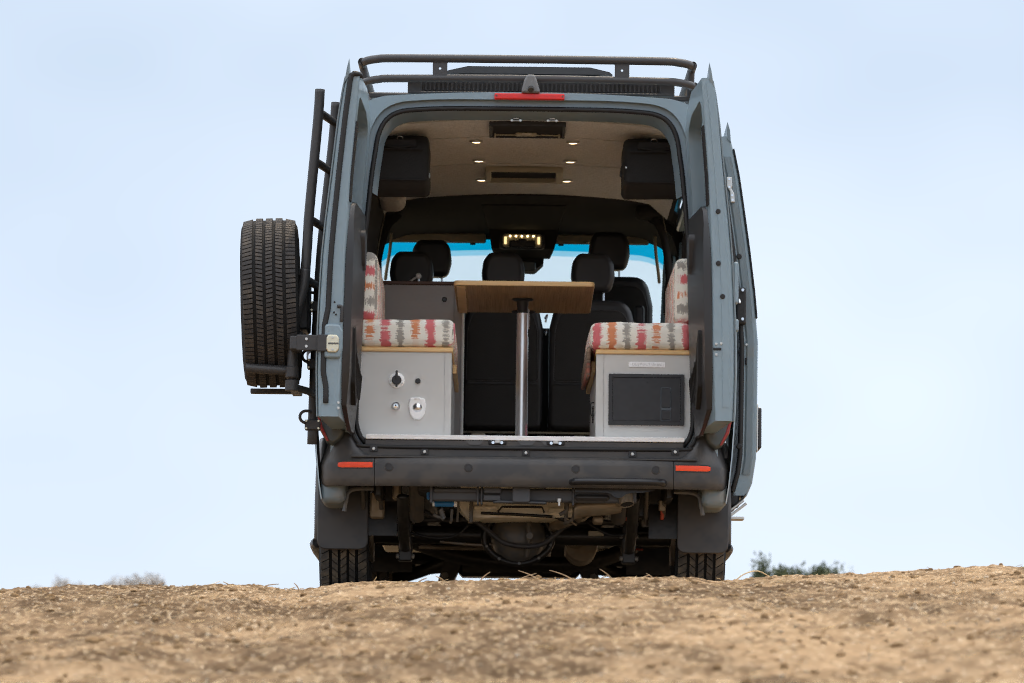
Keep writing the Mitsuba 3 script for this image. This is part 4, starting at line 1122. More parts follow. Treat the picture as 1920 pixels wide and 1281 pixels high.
# exhaust
ex = part(VAN, 'exhaust', loft([[(x, .25 + .085 * math.cos(t), .455 + .012 * k + .045 * math.sin(t)) for t in np.linspace(0, 2 * np.pi, 20)[:-1]] for k, x in enumerate((.24, .26, .40, .46))]), 'muffler_steel', 35)
part(ex, 'tip_bore', cyl((.470, .02, .52), (.4795, .0015, .4715), .0303, 20), 'window_black', 30)  # black plug near the mouth paints the dark inside of the pipe
tip = minus(cyl((.468, .03, .545), (.480, .0, .468), .034, 24), cyl((.4735, .0163, .51), (.4815, -.0037, .4586), .0308, 24))
part(ex, 'tailpipe', tip, 'muffler_steel', 30)
part(ex, 'tailpipe', tube([(.43, .25, .475), (.447, .18, .50), (.462, .10, .535), (.468, .03, .545)], .033, 14, 4), 'muffler_steel', True)
part(ex, 'hanger', tube([(.20, .2, .50), (.205, .2, .455), (.17, .2, .43)], .009, 8, 4), 'chassis_grey', True)
part(ex, 'pipe', tube([(.28, .4, .44), (.18, .7, .42), (.14, 1.2, .40), (.30, 1.6, .36), (.33, 2.2, .34)], .03, 12, 5), 'muffler_steel', True)
part(ex, 'pipe', lathe([(.0, 0), (.075, 0), (.08, .01), (.08, .6), (.07, .61)], (.30, 1.5, .355), (0, 1, 0), 24), 'muffler_steel', 30)
# water tank slung under the floor
tk = part(VAN, 'under_tank', loft([[(x * w, y, z) for x, z in ((-.30, .60), (.30, .60), (.30, .465), (.275, .432), (-.262, .425), (-.308, .48))] for y, w in ((.42, 1), (.9, 1))]), 'tank_cream', 20)
part(tk, 'tank_panel', list_of(box(-.235, -.12, .405, .42, .462, .482, .004), box(.12, .27, .405, .42, .448, .476, .004)), 'tank_cream')
part(tk, 'tank_strap', list_of(box(-.255, -.237, .395, .42, .40, .50, .003), box(.195, .212, .395, .42, .395, .50, .003)), 'chassis_grey')
part(tk, 'tank_strap', tube([(-.20, .39, .445), (-.05, .39, .441), (.10, .39, .434), (.14, .39, .432)], .007, 8, 3), 'chassis_black', True)
part(tk, 'tank_strap', tube([(-.12, .39, .452), (-.10, .39, .476), (.09, .39, .476), (.10, .39, .45)], .005, 8), 'chassis_black', True)
cp = part(VAN, 'air_compressor', cyl((-.415, .12, .470), (-.325, .12, .470), .014, 16, .003), 'blue_plastic')
part(cp, 'cap', list_of(cyl((-.325, .12, .470), (-.31, .12, .470), .015, 16, .003), cyl((-.425, .12, .470), (-.415, .12, .470), .012, 16, .002)), 'white_plastic')
part(cp, 'end_block', box(-.452, -.438, .08, .14, .49, .542, .004), 'blue_plastic')
part(cp, 'air_spring', cat(*[cyl((-.39 + .004 * k, .14, .445 - .012 * k), (-.38 + .004 * k, .14, .437 - .012 * k), .014, 12, .003) for k in range(4)], tube([(-.42, .14, .42), (-.40, .14, .41), (-.375, .14, .405)], .007, 8)), 'chassis_grey')
part(VAN, 'rod_hanger', list_of(tube([(-.335, .2, .45), (-.337, .2, .40), (-.34, .25, .39)], .007, 8), tube([(-.30, .3, .61), (-.31, .35, .40)], .006, 8), tube([(.24, .3, .47), (.235, .32, .42), (.20, .34, .40)], .008, 8, 4)), 'chassis_grey', True)
part(VAN, 'wiring_loom', list_of(tube([(.05, .5, .45), (.20, .45, .435), (.28, .45, .445), (.40, .5, .47)], .01, 8, 5), tube([(.15, .45, .44), (.22, .44, .415), (.26, .44, .42)], .012, 8, 4), tube([(-.50, .5, .48), (-.40, .5, .42), (-.30, .6, .42)], .009, 8, 5)), 'rubber_seal', True)
part(VAN, 'heat_shield', list_of(moved(box(.20, .26, .38, .42, .405, .412, .002), rot=((0, 1, 0), 35), about=(.23, .4, .41)), moved(box(.27, .33, .38, .44, .425, .432, .002), rot=((0, 1, 0), -30), about=(.3, .4, .43)), rbox(.33, .38, .38, .5, .40, .44, .015)), 'muffler_steel')
part(VAN, 'red_conduit', list_of(box(.345, .355, .5, .52, .42, .50, .003), box(.475, .51, .55, .57, .428, .442, .003), box(.505, .60, 1.3, 1.32, .325, .335, .002), box(.655, .67, .5, .52, .43, .52, .003)), 'orange_metal')
part(VAN, 'mount_bracket', list_of(box(-.73, -.66, .5, .55, .42, .55, .01), box(.645, .675, .45, .5, .47, .52, .004), box(-.62, -.58, .35, .4, .50, .60, .01)), 'muffler_steel')

# ------------------------------------------------------------------ inside the van
def arch(x, zc=2.28, k=.09, c=4.0):
    return zc - k * x * x - c * np.maximum(np.abs(x) - .62, 0) ** 2


def sheet(y0, y1, zc, xm, th=.012, k=.09, n=17, z1=None, c=4.0):
    xs = np.linspace(-xm, xm, n)
    lo0, lo1 = arch(xs, zc, k, c), arch(xs, zc if z1 is None else z1, k, c)
    r0 = [(x, y0, z) for x, z in zip(xs, lo0)] + [(x, y0, z + th) for x, z in zip(xs[::-1], lo0[::-1])]
    r1 = [(x, y1, z) for x, z in zip(xs, lo1)] + [(x, y1, z + th) for x, z in zip(xs[::-1], lo1[::-1])]
    mid = lambda r: [((a[0] + b[0]) / 2, a[1], (a[2] + b[2]) / 2) for a, b in zip(r, r[::-1])]
    m = loft([mid(r0), r0, r1, mid(r1)], caps=False)
    m.fix_normals()
    return m


for i, (a, b) in enumerate(((.16, .688), (.698, 1.594), (1.606, 2.75))):
    part(VAN, 'ceiling_panel', sheet(a, b, 2.294 - .001 * i, .76), 'headliner', 40)
part(VAN, 'ceiling_backing', sheet(.16, 2.76, 2.310, .78, .006), 'wall_black', 40)
part(VAN, 'cab_headliner', sheet(2.752, 4.32, 2.284, .88, .012, z1=2.275, k=.05, c=1.5), 'cab_liner', 40)
# lit ceiling spots
scene_lamps = []
for x, y in ((-.246, .80), (.225, .80), (-.236, 1.45), (.222, 1.45), (-.226, 2.15), (.216, 2.15)):
    z = float(arch(np.array(x), 2.286))
    lp = part(VAN, 'ceiling_light', lathe([(.020, .006), (.0205, -.004), (.027, -.006), (.034, -.001), (.034, .004)], (x, y, z), (0, 0, 1), 28), 'zinc', 30)
    em = lathe([(.0005, -.0025), (.012, -.0025), (.020, -.001)], (x, y, z), (0, 0, 1), 24)
    em = TM(em.vertices, np.array(em.faces)[:, ::-1], process=False) if em.face_normals[:, 2].sum() > 0 else em
    part(lp, 'lens', em, 'lamp_white', True, emitter={'type': 'area', 'radiance': {'type': 'rgb', 'value': [5.2, 3.9, 2.0]}})
# two roof vents
v1 = part(VAN, 'roof_vent', cat(box(-.182, .182, .20, .215, 2.272, 2.30, .003), box(-.182, -.166, .2, .57, 2.268, 2.30, .003), box(.166, .182, .2, .57, 2.268, 2.30, .003), box(-.182, .182, .555, .57, 2.266, 2.30, .003)), 'panel_black', label='rear roof vent with a dark open recess')
part(v1, 'shade', box(-.166, .166, .215, .555, 2.279, 2.287, .002), 'wall_black')  # flat black sheet paints the darkness of a recess
part(v1, 'rim', cat(box(-.158, -.15, .50, .553, 2.264, 2.286, .001), box(.150, .158, .50, .553, 2.264, 2.286, .001), box(-.155, .155, .500, .504, 2.268, 2.274, .001)), 'beige_plastic')
part(v1, 'motor', box(-.055, .045, .46, .51, 2.265, 2.279, .004), 'beige_plastic')
part(v1, 'motor_light', box(-.025, .02, .455, .46, 2.269, 2.274, .001), 'lamp_white')
v2 = part(VAN, 'roof_vent', cat(box(-.205, .19, 1.70, 1.72, 2.262, 2.29, .006), box(-.205, -.175, 1.7, 2.08, 2.258, 2.29, .006), box(.155, .19, 1.7, 2.08, 2.258, 2.29, .006), box(-.205, .19, 2.06, 2.08, 2.256, 2.29, .004)), 'beige_plastic', label='middle roof vent with a beige rim')
part(v2, 'pane', box(-.175, .155, 1.72, 2.05, 2.279, 2.284, .002), 'wall_black')
# lining of the side walls
for s in (-1, 1):
    end = 2.72 if s < 0 else 1.6
    prof = [(.80, .757), (.80, 1.45), (.798, 1.7), (.79, 1.9)]
    prof2 = [(.79, 1.9), (.772, 2.05), (.74, 2.2), (.70, 2.265)]
    for nm, pr, m_ in (('wall_lining', prof, 'wall_black'), ('upper_lining', prof2, 'headliner'), ('upper_trim', prof2, 'cab_liner')):
        if nm == 'upper_trim' and s > 0:
            continue
        e_ = 1.0 if nm == 'upper_lining' else end
        w_ = [[(s * x, y, z) for x, z in pr] + [(s * (x + .012), y, z + .006) for x, z in pr[::-1]] for y in (1.002 if nm == 'upper_trim' else .10, e_)]
        m = loft(w_, caps=False)
        m.fix_normals()
        part(VAN, nm, m, m_, 30)
    part(VAN, 'side_bolster', rbox(min(s * .62, s * .76), max(s * .62, s * .76), 1.9, 2.35, 2.13, 2.26, .05) if s < 0 else rbox(.60, .74, 2.9, 3.1, 2.20, 2.27, .03), 'headliner' if s < 0 else 'cab_liner')
    # pillars round the cab
    xb = .80 if s < 0 else .872
    part(VAN, 'cab_pillar', cat(tube([(s * (xb + .05), 3.28, .76), (s * (xb + .05), 3.28, 1.5), (s * (xb + .035), 3.28, 1.9), (s * (xb - .02), 3.28, 2.17), (s * .70, 3.28, 2.27)], .055, 10, 5)), 'cab_liner', True)
    part(VAN, 'windscreen_pillar', tube([(s * .84, 4.1, 2.27), (s * .86, 4.3, 2.2), (s * .875, 4.62, 1.85), (s * .90, 5.05, 1.42)], .045, 10, 4), 'cab_liner', True)
    part(VAN, 'grab_handle', tube([(s * .735, 3.9, 2.22), (s * .745, 3.95, 2.12), (s * .765, 4.15, 2.05), (s * .775, 4.25, 2.0)], .009, 8, 5), 'visor_cloth', True)
    part(VAN, 'seat_belt', tube([(s * .745, 3.05, 2.24), (s * .79, 3.1, 2.0), (s * .825, 3.12, 1.6), (s * .84, 3.12, 1.1)], .016, 6, 5, flat=.25), 'visor_cloth', True)
part(VAN, 'door_pillar', cat(box(.845, .868, 3.20, 3.24, .80, 2.1, .005)), 'paint')
part(VAN, 'door_pillar', tube([(.795, 2.96, .8), (.795, 2.96, 1.6), (.785, 2.96, 1.85), (.755, 2.96, 2.08), (.70, 2.96, 2.2)], .02, 8, 5), 'cab_liner', True)
part(VAN, 'dashboard', rbox(-.85, .85, 4.75, 5.15, 1.0, 1.40, .06), 'wall_black')
part(VAN, 'steering_wheel', tube([(-.46 + .19 * math.cos(t), 4.52 + .06 * math.sin(t), 1.42 + .18 * math.sin(t)) for t in np.linspace(0, 6.283, 25)[:-1]], .015, 8, closed=True), 'seat_leather', True)
part(VAN, 'windscreen_header', box(-.82, .82, 4.33, 4.40, 2.25, 2.29, .01), 'cab_liner')
for x0, x1 in ((-.762, -.208), (.142, .715)):
    vs = part(VAN, 'sun_visor', rbox(x0, x1, 4.24, 4.27, 2.212, 2.268, .012), 'visor_cloth')
    part(vs, 'clip', box(x1 - .09, x1 - .06, 4.25, 4.27, 2.203, 2.214, .002) if x0 < 0 else box(x0 + .06, x0 + .09, 4.25, 4.27, 2.203, 2.214, .002), 'wall_black')
    part(vs, 'label_card', box((x0 + x1) / 2 - .07, (x0 + x1) / 2 + .07, 4.236, 4.24, 2.212, 2.222, .001), 'lamp_white')
oc = part(VAN, 'overhead_console', loft([[(x, y, z) for x, z in ((-a, zt), (a, zt), (a * .93, zb), (-a * .93, zb))] for y, a, zt, zb in ((3.1, .24, 2.285, 2.275), (3.6, .22, 2.283, 2.266), (3.95, .205, 2.28, 2.252), (3.97, .19, 2.28, 2.15), (4.2, .165, 2.27, 2.12))]), 'cab_liner', 30)
part(oc, 'lamp_bezel', slab(rect(-.135, .125, 2.145, 2.238, .028), 3.945, 4.0, .01), 'trim_plastic')
part(oc, 'lamp_tray', cat(slab(rect(-.115, .105, 2.152, 2.228, .022), 3.93, 3.95, .008)), 'beige_plastic')
part(oc, 'lamp_knob', cat(rbox(-.080, .070, 3.912, 3.935, 2.150, 2.192, .010), box(-.028, .02, 3.905, 3.93, 2.153, 2.196, .004)), 'trim_plastic')
for k in range(5):
    x = -.072 + k * .0325
    lm = TM(*(lambda m: (m.vertices, m.faces))(trimesh.creation.icosphere(subdivisions=1, radius=.0055)), process=False)
    lm.apply_translation((x, 3.927, 2.214))
    part(oc, 'reading_led', lm, 'lamp_white', True, emitter={'type': 'area', 'radiance': {'type': 'rgb', 'value': [1.5, 1.1, .55]}})
for x in (-.098, .088):
    lm = box(x - .007, x + .007, 3.922, 3.93, 2.168, 2.210, .003)
    part(oc, 'reading_lamp', lm, 'lamp_white', 30, emitter={'type': 'area', 'radiance': {'type': 'rgb', 'value': [.35, .26, .12]}})
cm = part(VAN, 'mirror_mount', loft([[(x, y, z) for x, z in fil(((-.165, 2.18), (.125, 2.18), (.118, 2.10), (.07, 2.055), (-.10, 2.06), (-.16, 2.11)), .02)] for y in (4.22, 4.40)]), 'wall_black', 30)
part(cm, 'rear_view_mirror', rbox(-.135, .075, 4.17, 4.20, 2.045, 2.105, .014), 'trim_plastic')
part(cm, 'mirror_glass', slab(rect(-.128, .068, 2.051, 2.099, .012), 4.164, 4.172, .002), 'dark_lens')


# ---- seats
def seat(kind, x, y, w, zb, zt, hw, hz0, hz1, label, posts=True, lx=None):
    t = part(VAN, kind, slab(fil([(x - w / 2, zb), (x + w / 2, zb), (x + w / 2 + .002, zt - .16), (x + w / 2 - .035, zt), (x - w / 2 + .035, zt), (x - w / 2 - .002, zt - .16)], [.03, .03, .12, .10, .10, .12], 7), y, y + .15, .035), 'seat_leather', 40, label=label)
    part(t, 'back_panel', slab(fil([(x - w / 2 + .022, zb + .22), (x + w / 2 - .022, zb + .22), (x + w / 2 - .028, zt - .17), (x + w / 2 - .06, zt - .055), (x - w / 2 + .06, zt - .055), (x - w / 2 + .028, zt - .17)], [.02, .02, .1, .09, .09, .1], 7), y - .014, y + .03, .012), 'seat_cloth', 40)
    so = fil([(x - w / 2 + .024, zb + .222), (x + w / 2 - .024, zb + .222), (x + w / 2 - .030, zt - .17), (x + w / 2 - .062, zt - .057), (x - w / 2 + .062, zt - .057), (x - w / 2 + .030, zt - .17)], [.02, .02, .1, .09, .09, .1], 7)
    part(t, 'seam', tube([(a, y - .0125, b) for a, b in so], .0028, 6, closed=True), 'seat_seam', True)
    part(t, 'lower_panel', slab(fil([(x - w / 2 + .01, zb - .02), (x + w / 2 - .01, zb - .02), (x + w / 2 - .01, zb + .21), (x - w / 2 + .01, zb + .21)], .025), y - .008, y + .10, .014), 'seat_cloth', 40)
    part(t, 'seat_base', cat(rbox(x - w / 2, x + w / 2, y + .05, y + .55, zb - .03, zb + .12, .04), box(x - w / 2 + .06, x + w / 2 - .06, y + .12, y + .45, .76, zb - .02, .01)), 'seat_cloth', 40)
    h = [(x - hw * .40, hz0), (x + hw * .40, hz0), (x + hw * .5, hz0 + (hz1 - hz0) * .40), (x + hw * .46, hz0 + (hz1 - hz0) * .78), (x + hw * .32, hz1), (x - hw * .32, hz1), (x - hw * .46, hz0 + (hz1 - hz0) * .78), (x - hw * .5, hz0 + (hz1 - hz0) * .40)]
    part(t, 'headrest', slab(fil(h, [.05, .05, .12, .08, .045, .045, .08, .12], 6), y + .02, y + .15, .034, 6), 'seat_leather', True)
    for dx in (-.058, .058):
        part(t, 'post', tube([(x + dx, y + .085, zt - .03), (x + dx, y + .085, hz0 + .03)], .0065, 10), 'chrome', True)
    return t


s1 = seat('rear_seat', -.594, 2.66, .45, 1.06, 1.72, .236, 1.765, 1.972, 'left seat of the middle row, mostly hidden behind the tall grey cabinet')
s2 = seat('rear_seat', -.108, 2.66, .428, 1.06, 1.72, .232, 1.765, 1.972, 'middle seat of the middle row, behind the table leg')
s3 = seat('rear_seat', .367, 2.66, .455, 1.06, 1.72, .236, 1.765, 1.972, 'right seat of the middle row')
part(VAN, 'seat_rail', cat(box(-.8, .6, 2.72, 2.76, 1.012, 1.022, .003)), 'beige_plastic')
part(VAN, 'seat_frame', list_of(*[box(x - .02, x + .02, 2.74, 2.78, .76, 1.01, .004) for x in (-.28, -.12, .10, .30, .52)], box(-.35, .10, 2.80, 2.83, .93, 1.0, .006), box(.14, .30, 2.80, 2.83, .92, .99, .006)), 'chassis_grey')
part(VAN, 'buckle', list_of(tube([(.115, 2.70, 1.62), (.128, 2.69, 1.64), (.118, 2.69, 1.60)], .005, 6, 3), tube([(.115, 2.70, 1.55), (.126, 2.69, 1.56), (.12, 2.69, 1.53)], .005, 6, 3)), 'chrome', True)
part(VAN, 'seat_track', list_of(box(.27, .33, 2.5, 2.7, .955, .985, .004), rbox(-.27, -.19, 2.55, 2.7, .95, 1.0, .015)), 'zinc')
seat('front_seat', -.505, 3.58, .47, 1.2, 1.91, .225, 1.945, 2.150, 'left front seat')
seat('front_seat', .475, 3.58, .48, 1.2, 1.955, .232, 1.995, 2.205, 'right front seat')
part(VAN, 'cab_console', rbox(-.08, .26, 3.9, 4.4, .9, 1.70, .05), 'wall_black')
part(VAN, 'armrest', rbox(.606, .662, 3.30, 3.5, 1.45, 1.765, .02), 'seat_leather')
part(VAN, 'grab_loop', tube([(.80, 2.98, 1.62), (.765, 2.98, 1.70), (.772, 2.98, 1.84), (.80, 2.98, 1.885)], .014, 8, 5), 'trim_plastic', True)

# ---- bench cabinets
LB = thing('bench_cabinet', 'light grey bench cabinet on the left with four round fittings on its rear panel', 'cabinet')
clipL = opening.buffer(-.002)
pan = Polygon(rect(-.80, -.3445, .772, 1.178)).intersection(clipL)
part(LB, 'rear_panel', plate(pan.difference(Polygon([(-.3762, .7), (-.3748, .7), (-.3748, 1.2), (-.3762, 1.2)])), .095, .113), 'cabinet_grey', 20)
part(LB, 'box', box(-.77, -.346, .113, 1.66, .758, 1.178, .003), 'cabinet_grey')
part(LB, 'wood_top', box(-.772, -.339, .085, 1.66, 1.179, 1.201, .004), 'bamboo_edge')
part(LB, 'side_shelf', cat(box(-.345, -.326, .6, 1.6, 1.125, 1.17, .003)), 'bamboo_edge')
i1 = part(LB, 'water_inlet', lathe([(.0, .012), (.026, .012), (.0355, .006), (.037, 0)], (-.600, .095, 1.0445), (0, -1, 0), 28), 'white_plastic', 30, label='white round water inlet with a black cap')
part(i1, 'cap', cat(cyl((-.600, .094, 1.0445), (-.600, .072, 1.0445), .0225, 22, .004), box(-.6055, -.5945, .070, .084, 1.0445, 1.089, .003), box(-.605, -.595, .072, .084, 1.012, 1.03, .003)), 'trim_plastic')
for t in (3.6, 4.71 + 1.1):
    part(i1, 'screw', cyl((-.600 + .03 * math.cos(t), .089, 1.0445 + .03 * math.sin(t)), (-.600 + .03 * math.cos(t), .080, 1.0445 + .03 * math.sin(t)), .004, 8), 'zinc')
part(LB, 'outlet', cat(cyl((-.5005, .096, 1.042), (-.5005, .088, 1.042), .0130, 20, .002), lathe([(.0085, .011), (.0085, .008), (.0105, .0105)], (-.5005, .096, 1.042), (0, -1, 0), 18)), 'trim_plastic', label='little black round outlet')
kn = part(LB, 'chrome_knob', lathe([(.0, .030), (.010, .029), (.0155, .022), (.0165, .010), (.020, .006), (.0205, 0)], (-.602, .095, .922), (0, -1, 0), 26), 'chrome', 40)
part(kn, 'keyhole', cyl((-.602, .066, .925), (-.602, .0635, .925), .004, 10), 'trim_plastic')
hat = fil([(-.535, .962), (-.468, .962), (-.4595, .93), (-.467, .885), (-.486, .861), (-.517, .861), (-.536, .885), (-.5435, .93)], [.012, .012, .02, .03, .015, .015, .03, .02])
hp = part(LB, 'shower_hatch', slab(hat, .081, .096, .006), 'white_plastic', label='white hatch with a chrome dome')
part(hp, 'dome', lathe([(.0, .012), (.010, .011), (.019, .006), (.0235, 0)], (-.501, .083, .917), (0, -1, 0), 26), 'chrome', 50)
part(hp, 'lid_hinge', box(-.516, -.487, .074, .085, .953, .966, .003), 'white_plastic')

RB = thing('bench_cabinet', 'light grey bench cabinet on the right with a black panel and a name sticker', 'cabinet')
pan = Polygon(rect(.333, .80, .772, 1.178)).intersection(clipL)
cutp = Polygon(rect(.397, .741, .852, 1.081))
part(RB, 'rear_panel', plate(pan.difference(Polygon([(.3685, .7), (.370, .7), (.370, 1.2), (.3685, 1.2)])).difference(cutp), .095, .113), 'cabinet_grey', 20)
part(RB, 'box', box(.335, .77, .125, 1.55, .758, 1.178, .003), 'galley_grey')
part(RB, 'wood_top', box(.331, .772, .085, 1.58, 1.179, 1.201, .004), 'bamboo_edge')
part(RB, 'side_shelf', box(.314, .334, .3, 1.5, 1.115, 1.165, .003), 'bamboo_edge')
part(RB, 'side_handle', cat(tube([(.335, .5, .985), (.318, .5, .98), (.318, .5, .93), (.335, .5, .925)], .004, 6, 4), box(.328, .336, .62, .66, .90, .98, .003)), 'trim_plastic')
frm = Polygon(rect(.392, .746, .846, 1.086, .004)).difference(Polygon(rect(.4095, .729, .866, 1.071)))
ep = part(RB, 'control_panel', plate(frm, .080, .10), 'panel_black', 20)
part(ep, 'door', cat(plate(Polygon(rect(.411, .7275, .8675, 1.0695)).difference(Polygon(rect(.6345, .686, .868, 1.027))), .086, .10)), 'panel_black', 20)
part(ep, 'window', box(.6345, .686, .090, .096, .868, 1.027, .001), 'smoked_glass')
part(ep, 'breaker', list_of(box(.640, .682, .084, .0895, .930, 1.022, .004), box(.640, .682, .086, .0895, .872, .918, .003)), 'panel_black')
part(ep, 'catch', box(.567, .580, .083, .0865, 1.048, 1.053, .001), 'trim_plastic')
stk = part(RB, 'name_sticker', box(.486, .655, .0915, .0945, 1.119, 1.144, .0005), 'sticker_white')
tx = meshkit.text_mesh('OUTPOST VANS', .0095, .0008, bold=False)
tv = np.array(tx.vertices)
tw = tv[:, 0].max() - tv[:, 0].min()
tv[:, 0] = (tv[:, 0] - tv[:, 0].min()) * .140 / tw
txm = TM(np.stack([.5005 + tv[:, 0], .0912 - tv[:, 2], 1.1268 + tv[:, 1]], 1), np.array(tx.faces), process=False)
part(RB, 'sticker_text', txm, 'sticker_ink', False)
part(RB, 'sticker_bar', list_of(box(.490, .4965, .0907, .0915, 1.1302, 1.1312, .0002), box(.6445, .651, .0907, .0915, 1.1302, 1.1312, .0002)), 'sticker_ink')

# ---- cushions
def cushion(name, label, x0, x1, y0, y1, z0, z1, m, r=.03, puff=.008, tilt=0.0):
    mm = rbox(x0, x1, y0, y1, z0, z1, r)
    mm = trimesh.Trimesh(*trimesh.remesh.subdivide_to_size(mm.vertices, mm.faces, .03), process=True)
    v = np.array(mm.vertices)
    c = np.array([(x0 + x1) / 2, (y0 + y1) / 2, (z0 + z1) / 2])
    h = np.array([x1 - x0, y1 - y0, z1 - z0]) / 2
    u = (v - c) / h
    for k in range(3):
        a, b = [q for q in range(3) if q != k]
        v[:, k] += puff * np.sign(u[:, k]) * (np.abs(u[:, k]) > .9) * (1 - u[:, a] ** 2) * (1 - u[:, b] ** 2)
    v += (meshkit.fbm(v * 9, 3, 2)[:, None] - .5) * [.006, .006, .010]
    v[:, 2] += tilt * (v[:, 0] - x0) / (x1 - x0)
    key = solo(name, TM(v, mm.faces, process=False), m, label, 'cushion', smooth=60)
    zf = z0 + .006
    return key


cL = cushion('seat_cushion', 'cream seat cushion with orange, pink and grey stripes lying on the left bench', -.778, -.334, .07, 1.64, 1.203, 1.332, 'ikat_seat_left', .032)
cR = cushion('seat_cushion', 'cream seat cushion with pink, orange and grey stripes lying on the right bench', .305, .778, .07, 1.56, 1.203, 1.328, 'ikat_seat_right', .034)
part(cR, 'hanging_hem', slab(fil([(.15, 1.22), (1.5, 1.22), (1.5, 1.135), (.2, 1.085)], .02), .290, .308, .008, axis='x'), 'ikat_hem')
part(cL, 'piping', tube([(-.36, .085, 1.212), (-.340, .095, 1.225), (-.334, .10, 1.26), (-.335, .12, 1.315), (-.337, .5, 1.322), (-.337, 1.6, 1.322)], .0045, 8, 4), 'pink_ink', True)
cushion('back_cushion', 'cream back cushion with pink and grey bands standing against the left wall', -.80, -.700, .12, 1.55, 1.335, 1.652, 'ikat_back_left', .035)
cushion('back_cushion', 'cream back cushion with pink and orange bands standing against the right wall', .700, .80, .12, 1.35, 1.335, 1.640, 'ikat_back_right', .035)

# ---- galley cabinet with a folding tap
GC = thing('galley_cabinet', 'tall dark grey cabinet with a brown wood top behind the left bench', 'cabinet')
part(GC, 'side_panel', box(-.79, -.356, 1.76, 1.78, .757, 1.685, .002), 'galley_grey')
part(GC, 'box', box(-.79, -.316, 1.78, 2.52, .757, 1.684, .002), 'galley_grey')
part(GC, 'front_edge', box(-.354, -.318, 1.762, 1.785, .757, 1.684, .003), 'galley_grey')
part(GC, 'edge_strip', box(-.316, -.308, 1.758, 2.5, .757, 1.684, .001), 'white_plastic')
part(GC, 'worktop', box(-.795, -.308, 1.745, 2.53, 1.686, 1.703, .003), 'dark_wood')
part(GC, 'socket', cat(cyl((-.404, 1.762, 1.612), (-.404, 1.752, 1.612), .0135, 20, .003), lathe([(.008, .012), (.008, .008), (.0105, .0115)], (-.404, 1.762, 1.612), (0, -1, 0), 18)), 'trim_plastic')
fa = part(GC, 'tap', cat(tube([(-.597, 1.95, 1.715), (-.548, 1.95, 1.75), (-.542, 1.95, 1.753)], .0055, 10), tube([(-.541, 1.95, 1.752), (-.545, 1.95, 1.70)], .005, 10), tube([(-.541, 1.95, 1.752), (-.533, 1.95, 1.70)], .005, 10)), 'chrome', True)
part(fa, 'pivot', cyl((-.541, 1.93, 1.752), (-.541, 1.965, 1.752), .0135, 20, .002), 'white_plastic')

# ---- table
TB = thing('dining_table', 'bamboo table on a single round silver leg between the two benches', 'table')
top = slab(fil([(-.344, .55), (.332, .55), (.336, 1.75), (-.338, 1.75)], .03), 1.547, 1.572, .006, axis='z')
vv = np.array(top.vertices)
ctr = top.triangles_center
under = top.face_normals[:, 2] < -.7
part(TB, 'top', TM(vv, top.faces[~under], process=False), 'bamboo_edge', 30)
part(TB, 'underside', TM(vv, top.faces[under], process=False), 'bamboo_under', 30)
part(TB, 'edge_batten', cat(box(-.330, -.288, .58, 1.74, 1.541, 1.5465, .001)), 'bamboo_edge')
part(TB, 'flange', lathe([(.053, .0), (.053, -.006), (.030, -.012), (.027, -.045), (.027, -.075), (.0, -.075)], (-.010, 1.1, 1.546), (0, 0, 1), 28), 'trim_plastic', 30)
part(TB, 'leg', cyl((-.010, 1.1, .757), (-.010, 1.1, 1.475), .0275, 36), 'brushed_alu', 60)
part(TB, 'leg_sleeve', lathe([(.0285, .0), (.0295, .0), (.0295, .60), (.0285, .60)], (-.010, 1.1, .757), (0, 0, 1), 36), 'brushed_alu', 60)
part(TB, 'second_socket', cat(lathe([(.060, .0), (.060, -.006), (.034, -.012), (.033, -.05), (.0, -.05)], (-.003, 1.66, 1.546), (0, 0, 1), 28)), 'trim_plastic', 30)
part(TB, 'side_rod', cyl((.018, 1.13, 1.40), (.018, 1.13, 1.50), .006, 10), 'sill_alu')
mk = [(.012 + .0010 * ((k * 7) % 3), z) for k, z in enumerate(np.linspace(.845, .92, 14))]
part(TB, 'print_mark', cat(*[box(x - .006 + .004 * (k % 2), x + .006, 1.0785, 1.0802, z, z + .0035, .0004) for k, (x, z) in enumerate(mk)]), 'pink_ink')

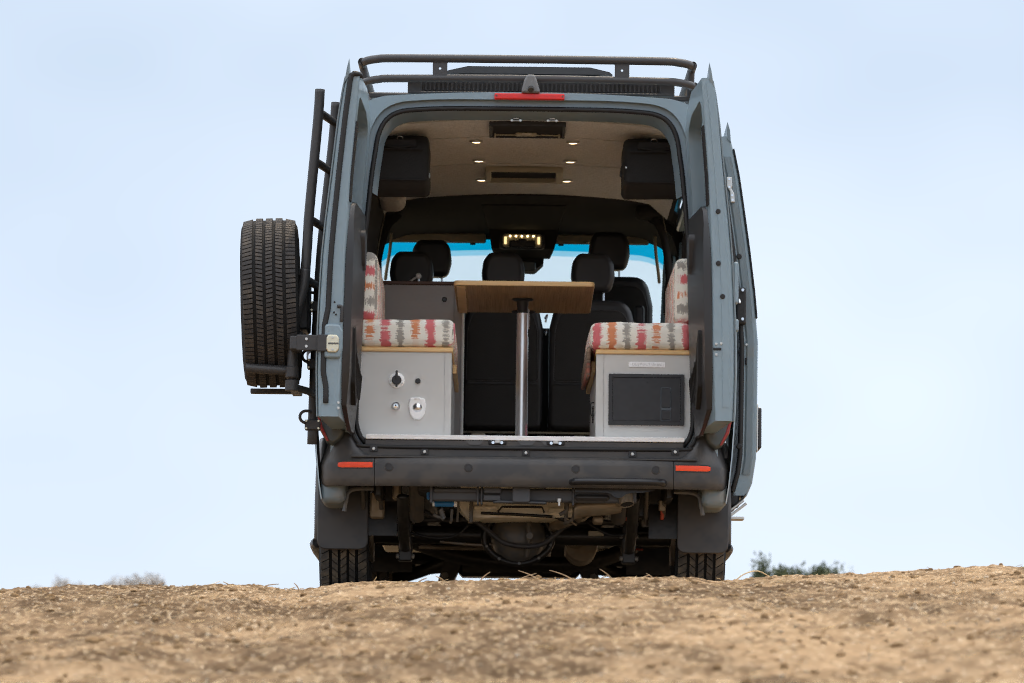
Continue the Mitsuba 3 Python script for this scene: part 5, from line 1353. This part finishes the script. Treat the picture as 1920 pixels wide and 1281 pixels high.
# ---- bags under the roof
def bag(label, x0, x1, s):
    m = slab(fil([(.30, 2.012), (.88, 2.012), (.88, 2.25), (.42, 2.25), (.31, 2.20)], [.02, .03, .03, .08, .06]), x0, x1, .03, 5, axis='x')
    m = trimesh.Trimesh(*trimesh.remesh.subdivide_to_size(m.vertices, m.faces, .04), process=True)
    v = np.array(m.vertices)
    v += (meshkit.fbm(v * 7, 3, 3 + (s > 0))[:, None] - .5) * [.012, .022, .012]
    b = thing('storage_bag', label, 'bag')
    part(b, 'body', TM(v, m.faces, process=False), 'black_cloth', 50)
    cx = (x0 + x1) / 2
    part(b, 'handle', tube([(cx - .07, .303, 2.185), (cx - .045, .288, 2.178), (cx, .282, 2.172), (cx + .045, .288, 2.178), (cx + .07, .303, 2.185)], .010, 8, 4, flat=.5), 'black_cloth', True)
    part(b, 'flap', slab(fil([(cx - .095, 2.178), (cx + .095, 2.178), (cx + .085, 2.215), (cx - .085, 2.215)], .012), .298, .32, .006), 'wall_black')
    part(b, 'ring', tube([(cx - .01 * s + .014 * math.cos(t), .33 - .008 * math.sin(t), 2.222 + .011 * math.sin(t)) for t in np.linspace(0, 6.283, 17)[:-1]], .0028, 6, closed=True), 'zinc', True)
    xi = x1 if s < 0 else x0
    part(b, 'seam', list_of(tube([(x0 + .02, .287, 2.165), (cx, .283, 2.166), (x1 - .02, .287, 2.165)], .004, 6, 3), tube([(x0 + .02, .300, 2.022), (x1 - .02, .300, 2.022)], .004, 6)), 'wall_black', True)
    if s < 0:
        part(b, 'zip', cat(*[cyl((xi + .004, .31 + .02 * k, 2.04 + .006 * (k % 3)), (xi + .004, .31 + .02 * k, 2.05 + .006 * (k % 3)), .003, 6) for k in range(6)]), 'zinc')
    else:
        part(b, 'zip', tube([(xi - .002, .31, 2.115), (xi - .012, .305, 2.095), (xi - .018, .305, 2.05), (xi - .008, .305, 2.06)], .004, 6, 4), 'wall_black', True)
        part(b, 'rivet', cyl((xi + .008, .296, 2.09), (xi + .008, .288, 2.09), .004, 8), 'zinc')
    return b


bag('black cloth bag hanging in the upper left corner of the van', -.765, -.468, -1)
bag('black cloth bag hanging in the upper right corner of the van', .462, .765, 1)
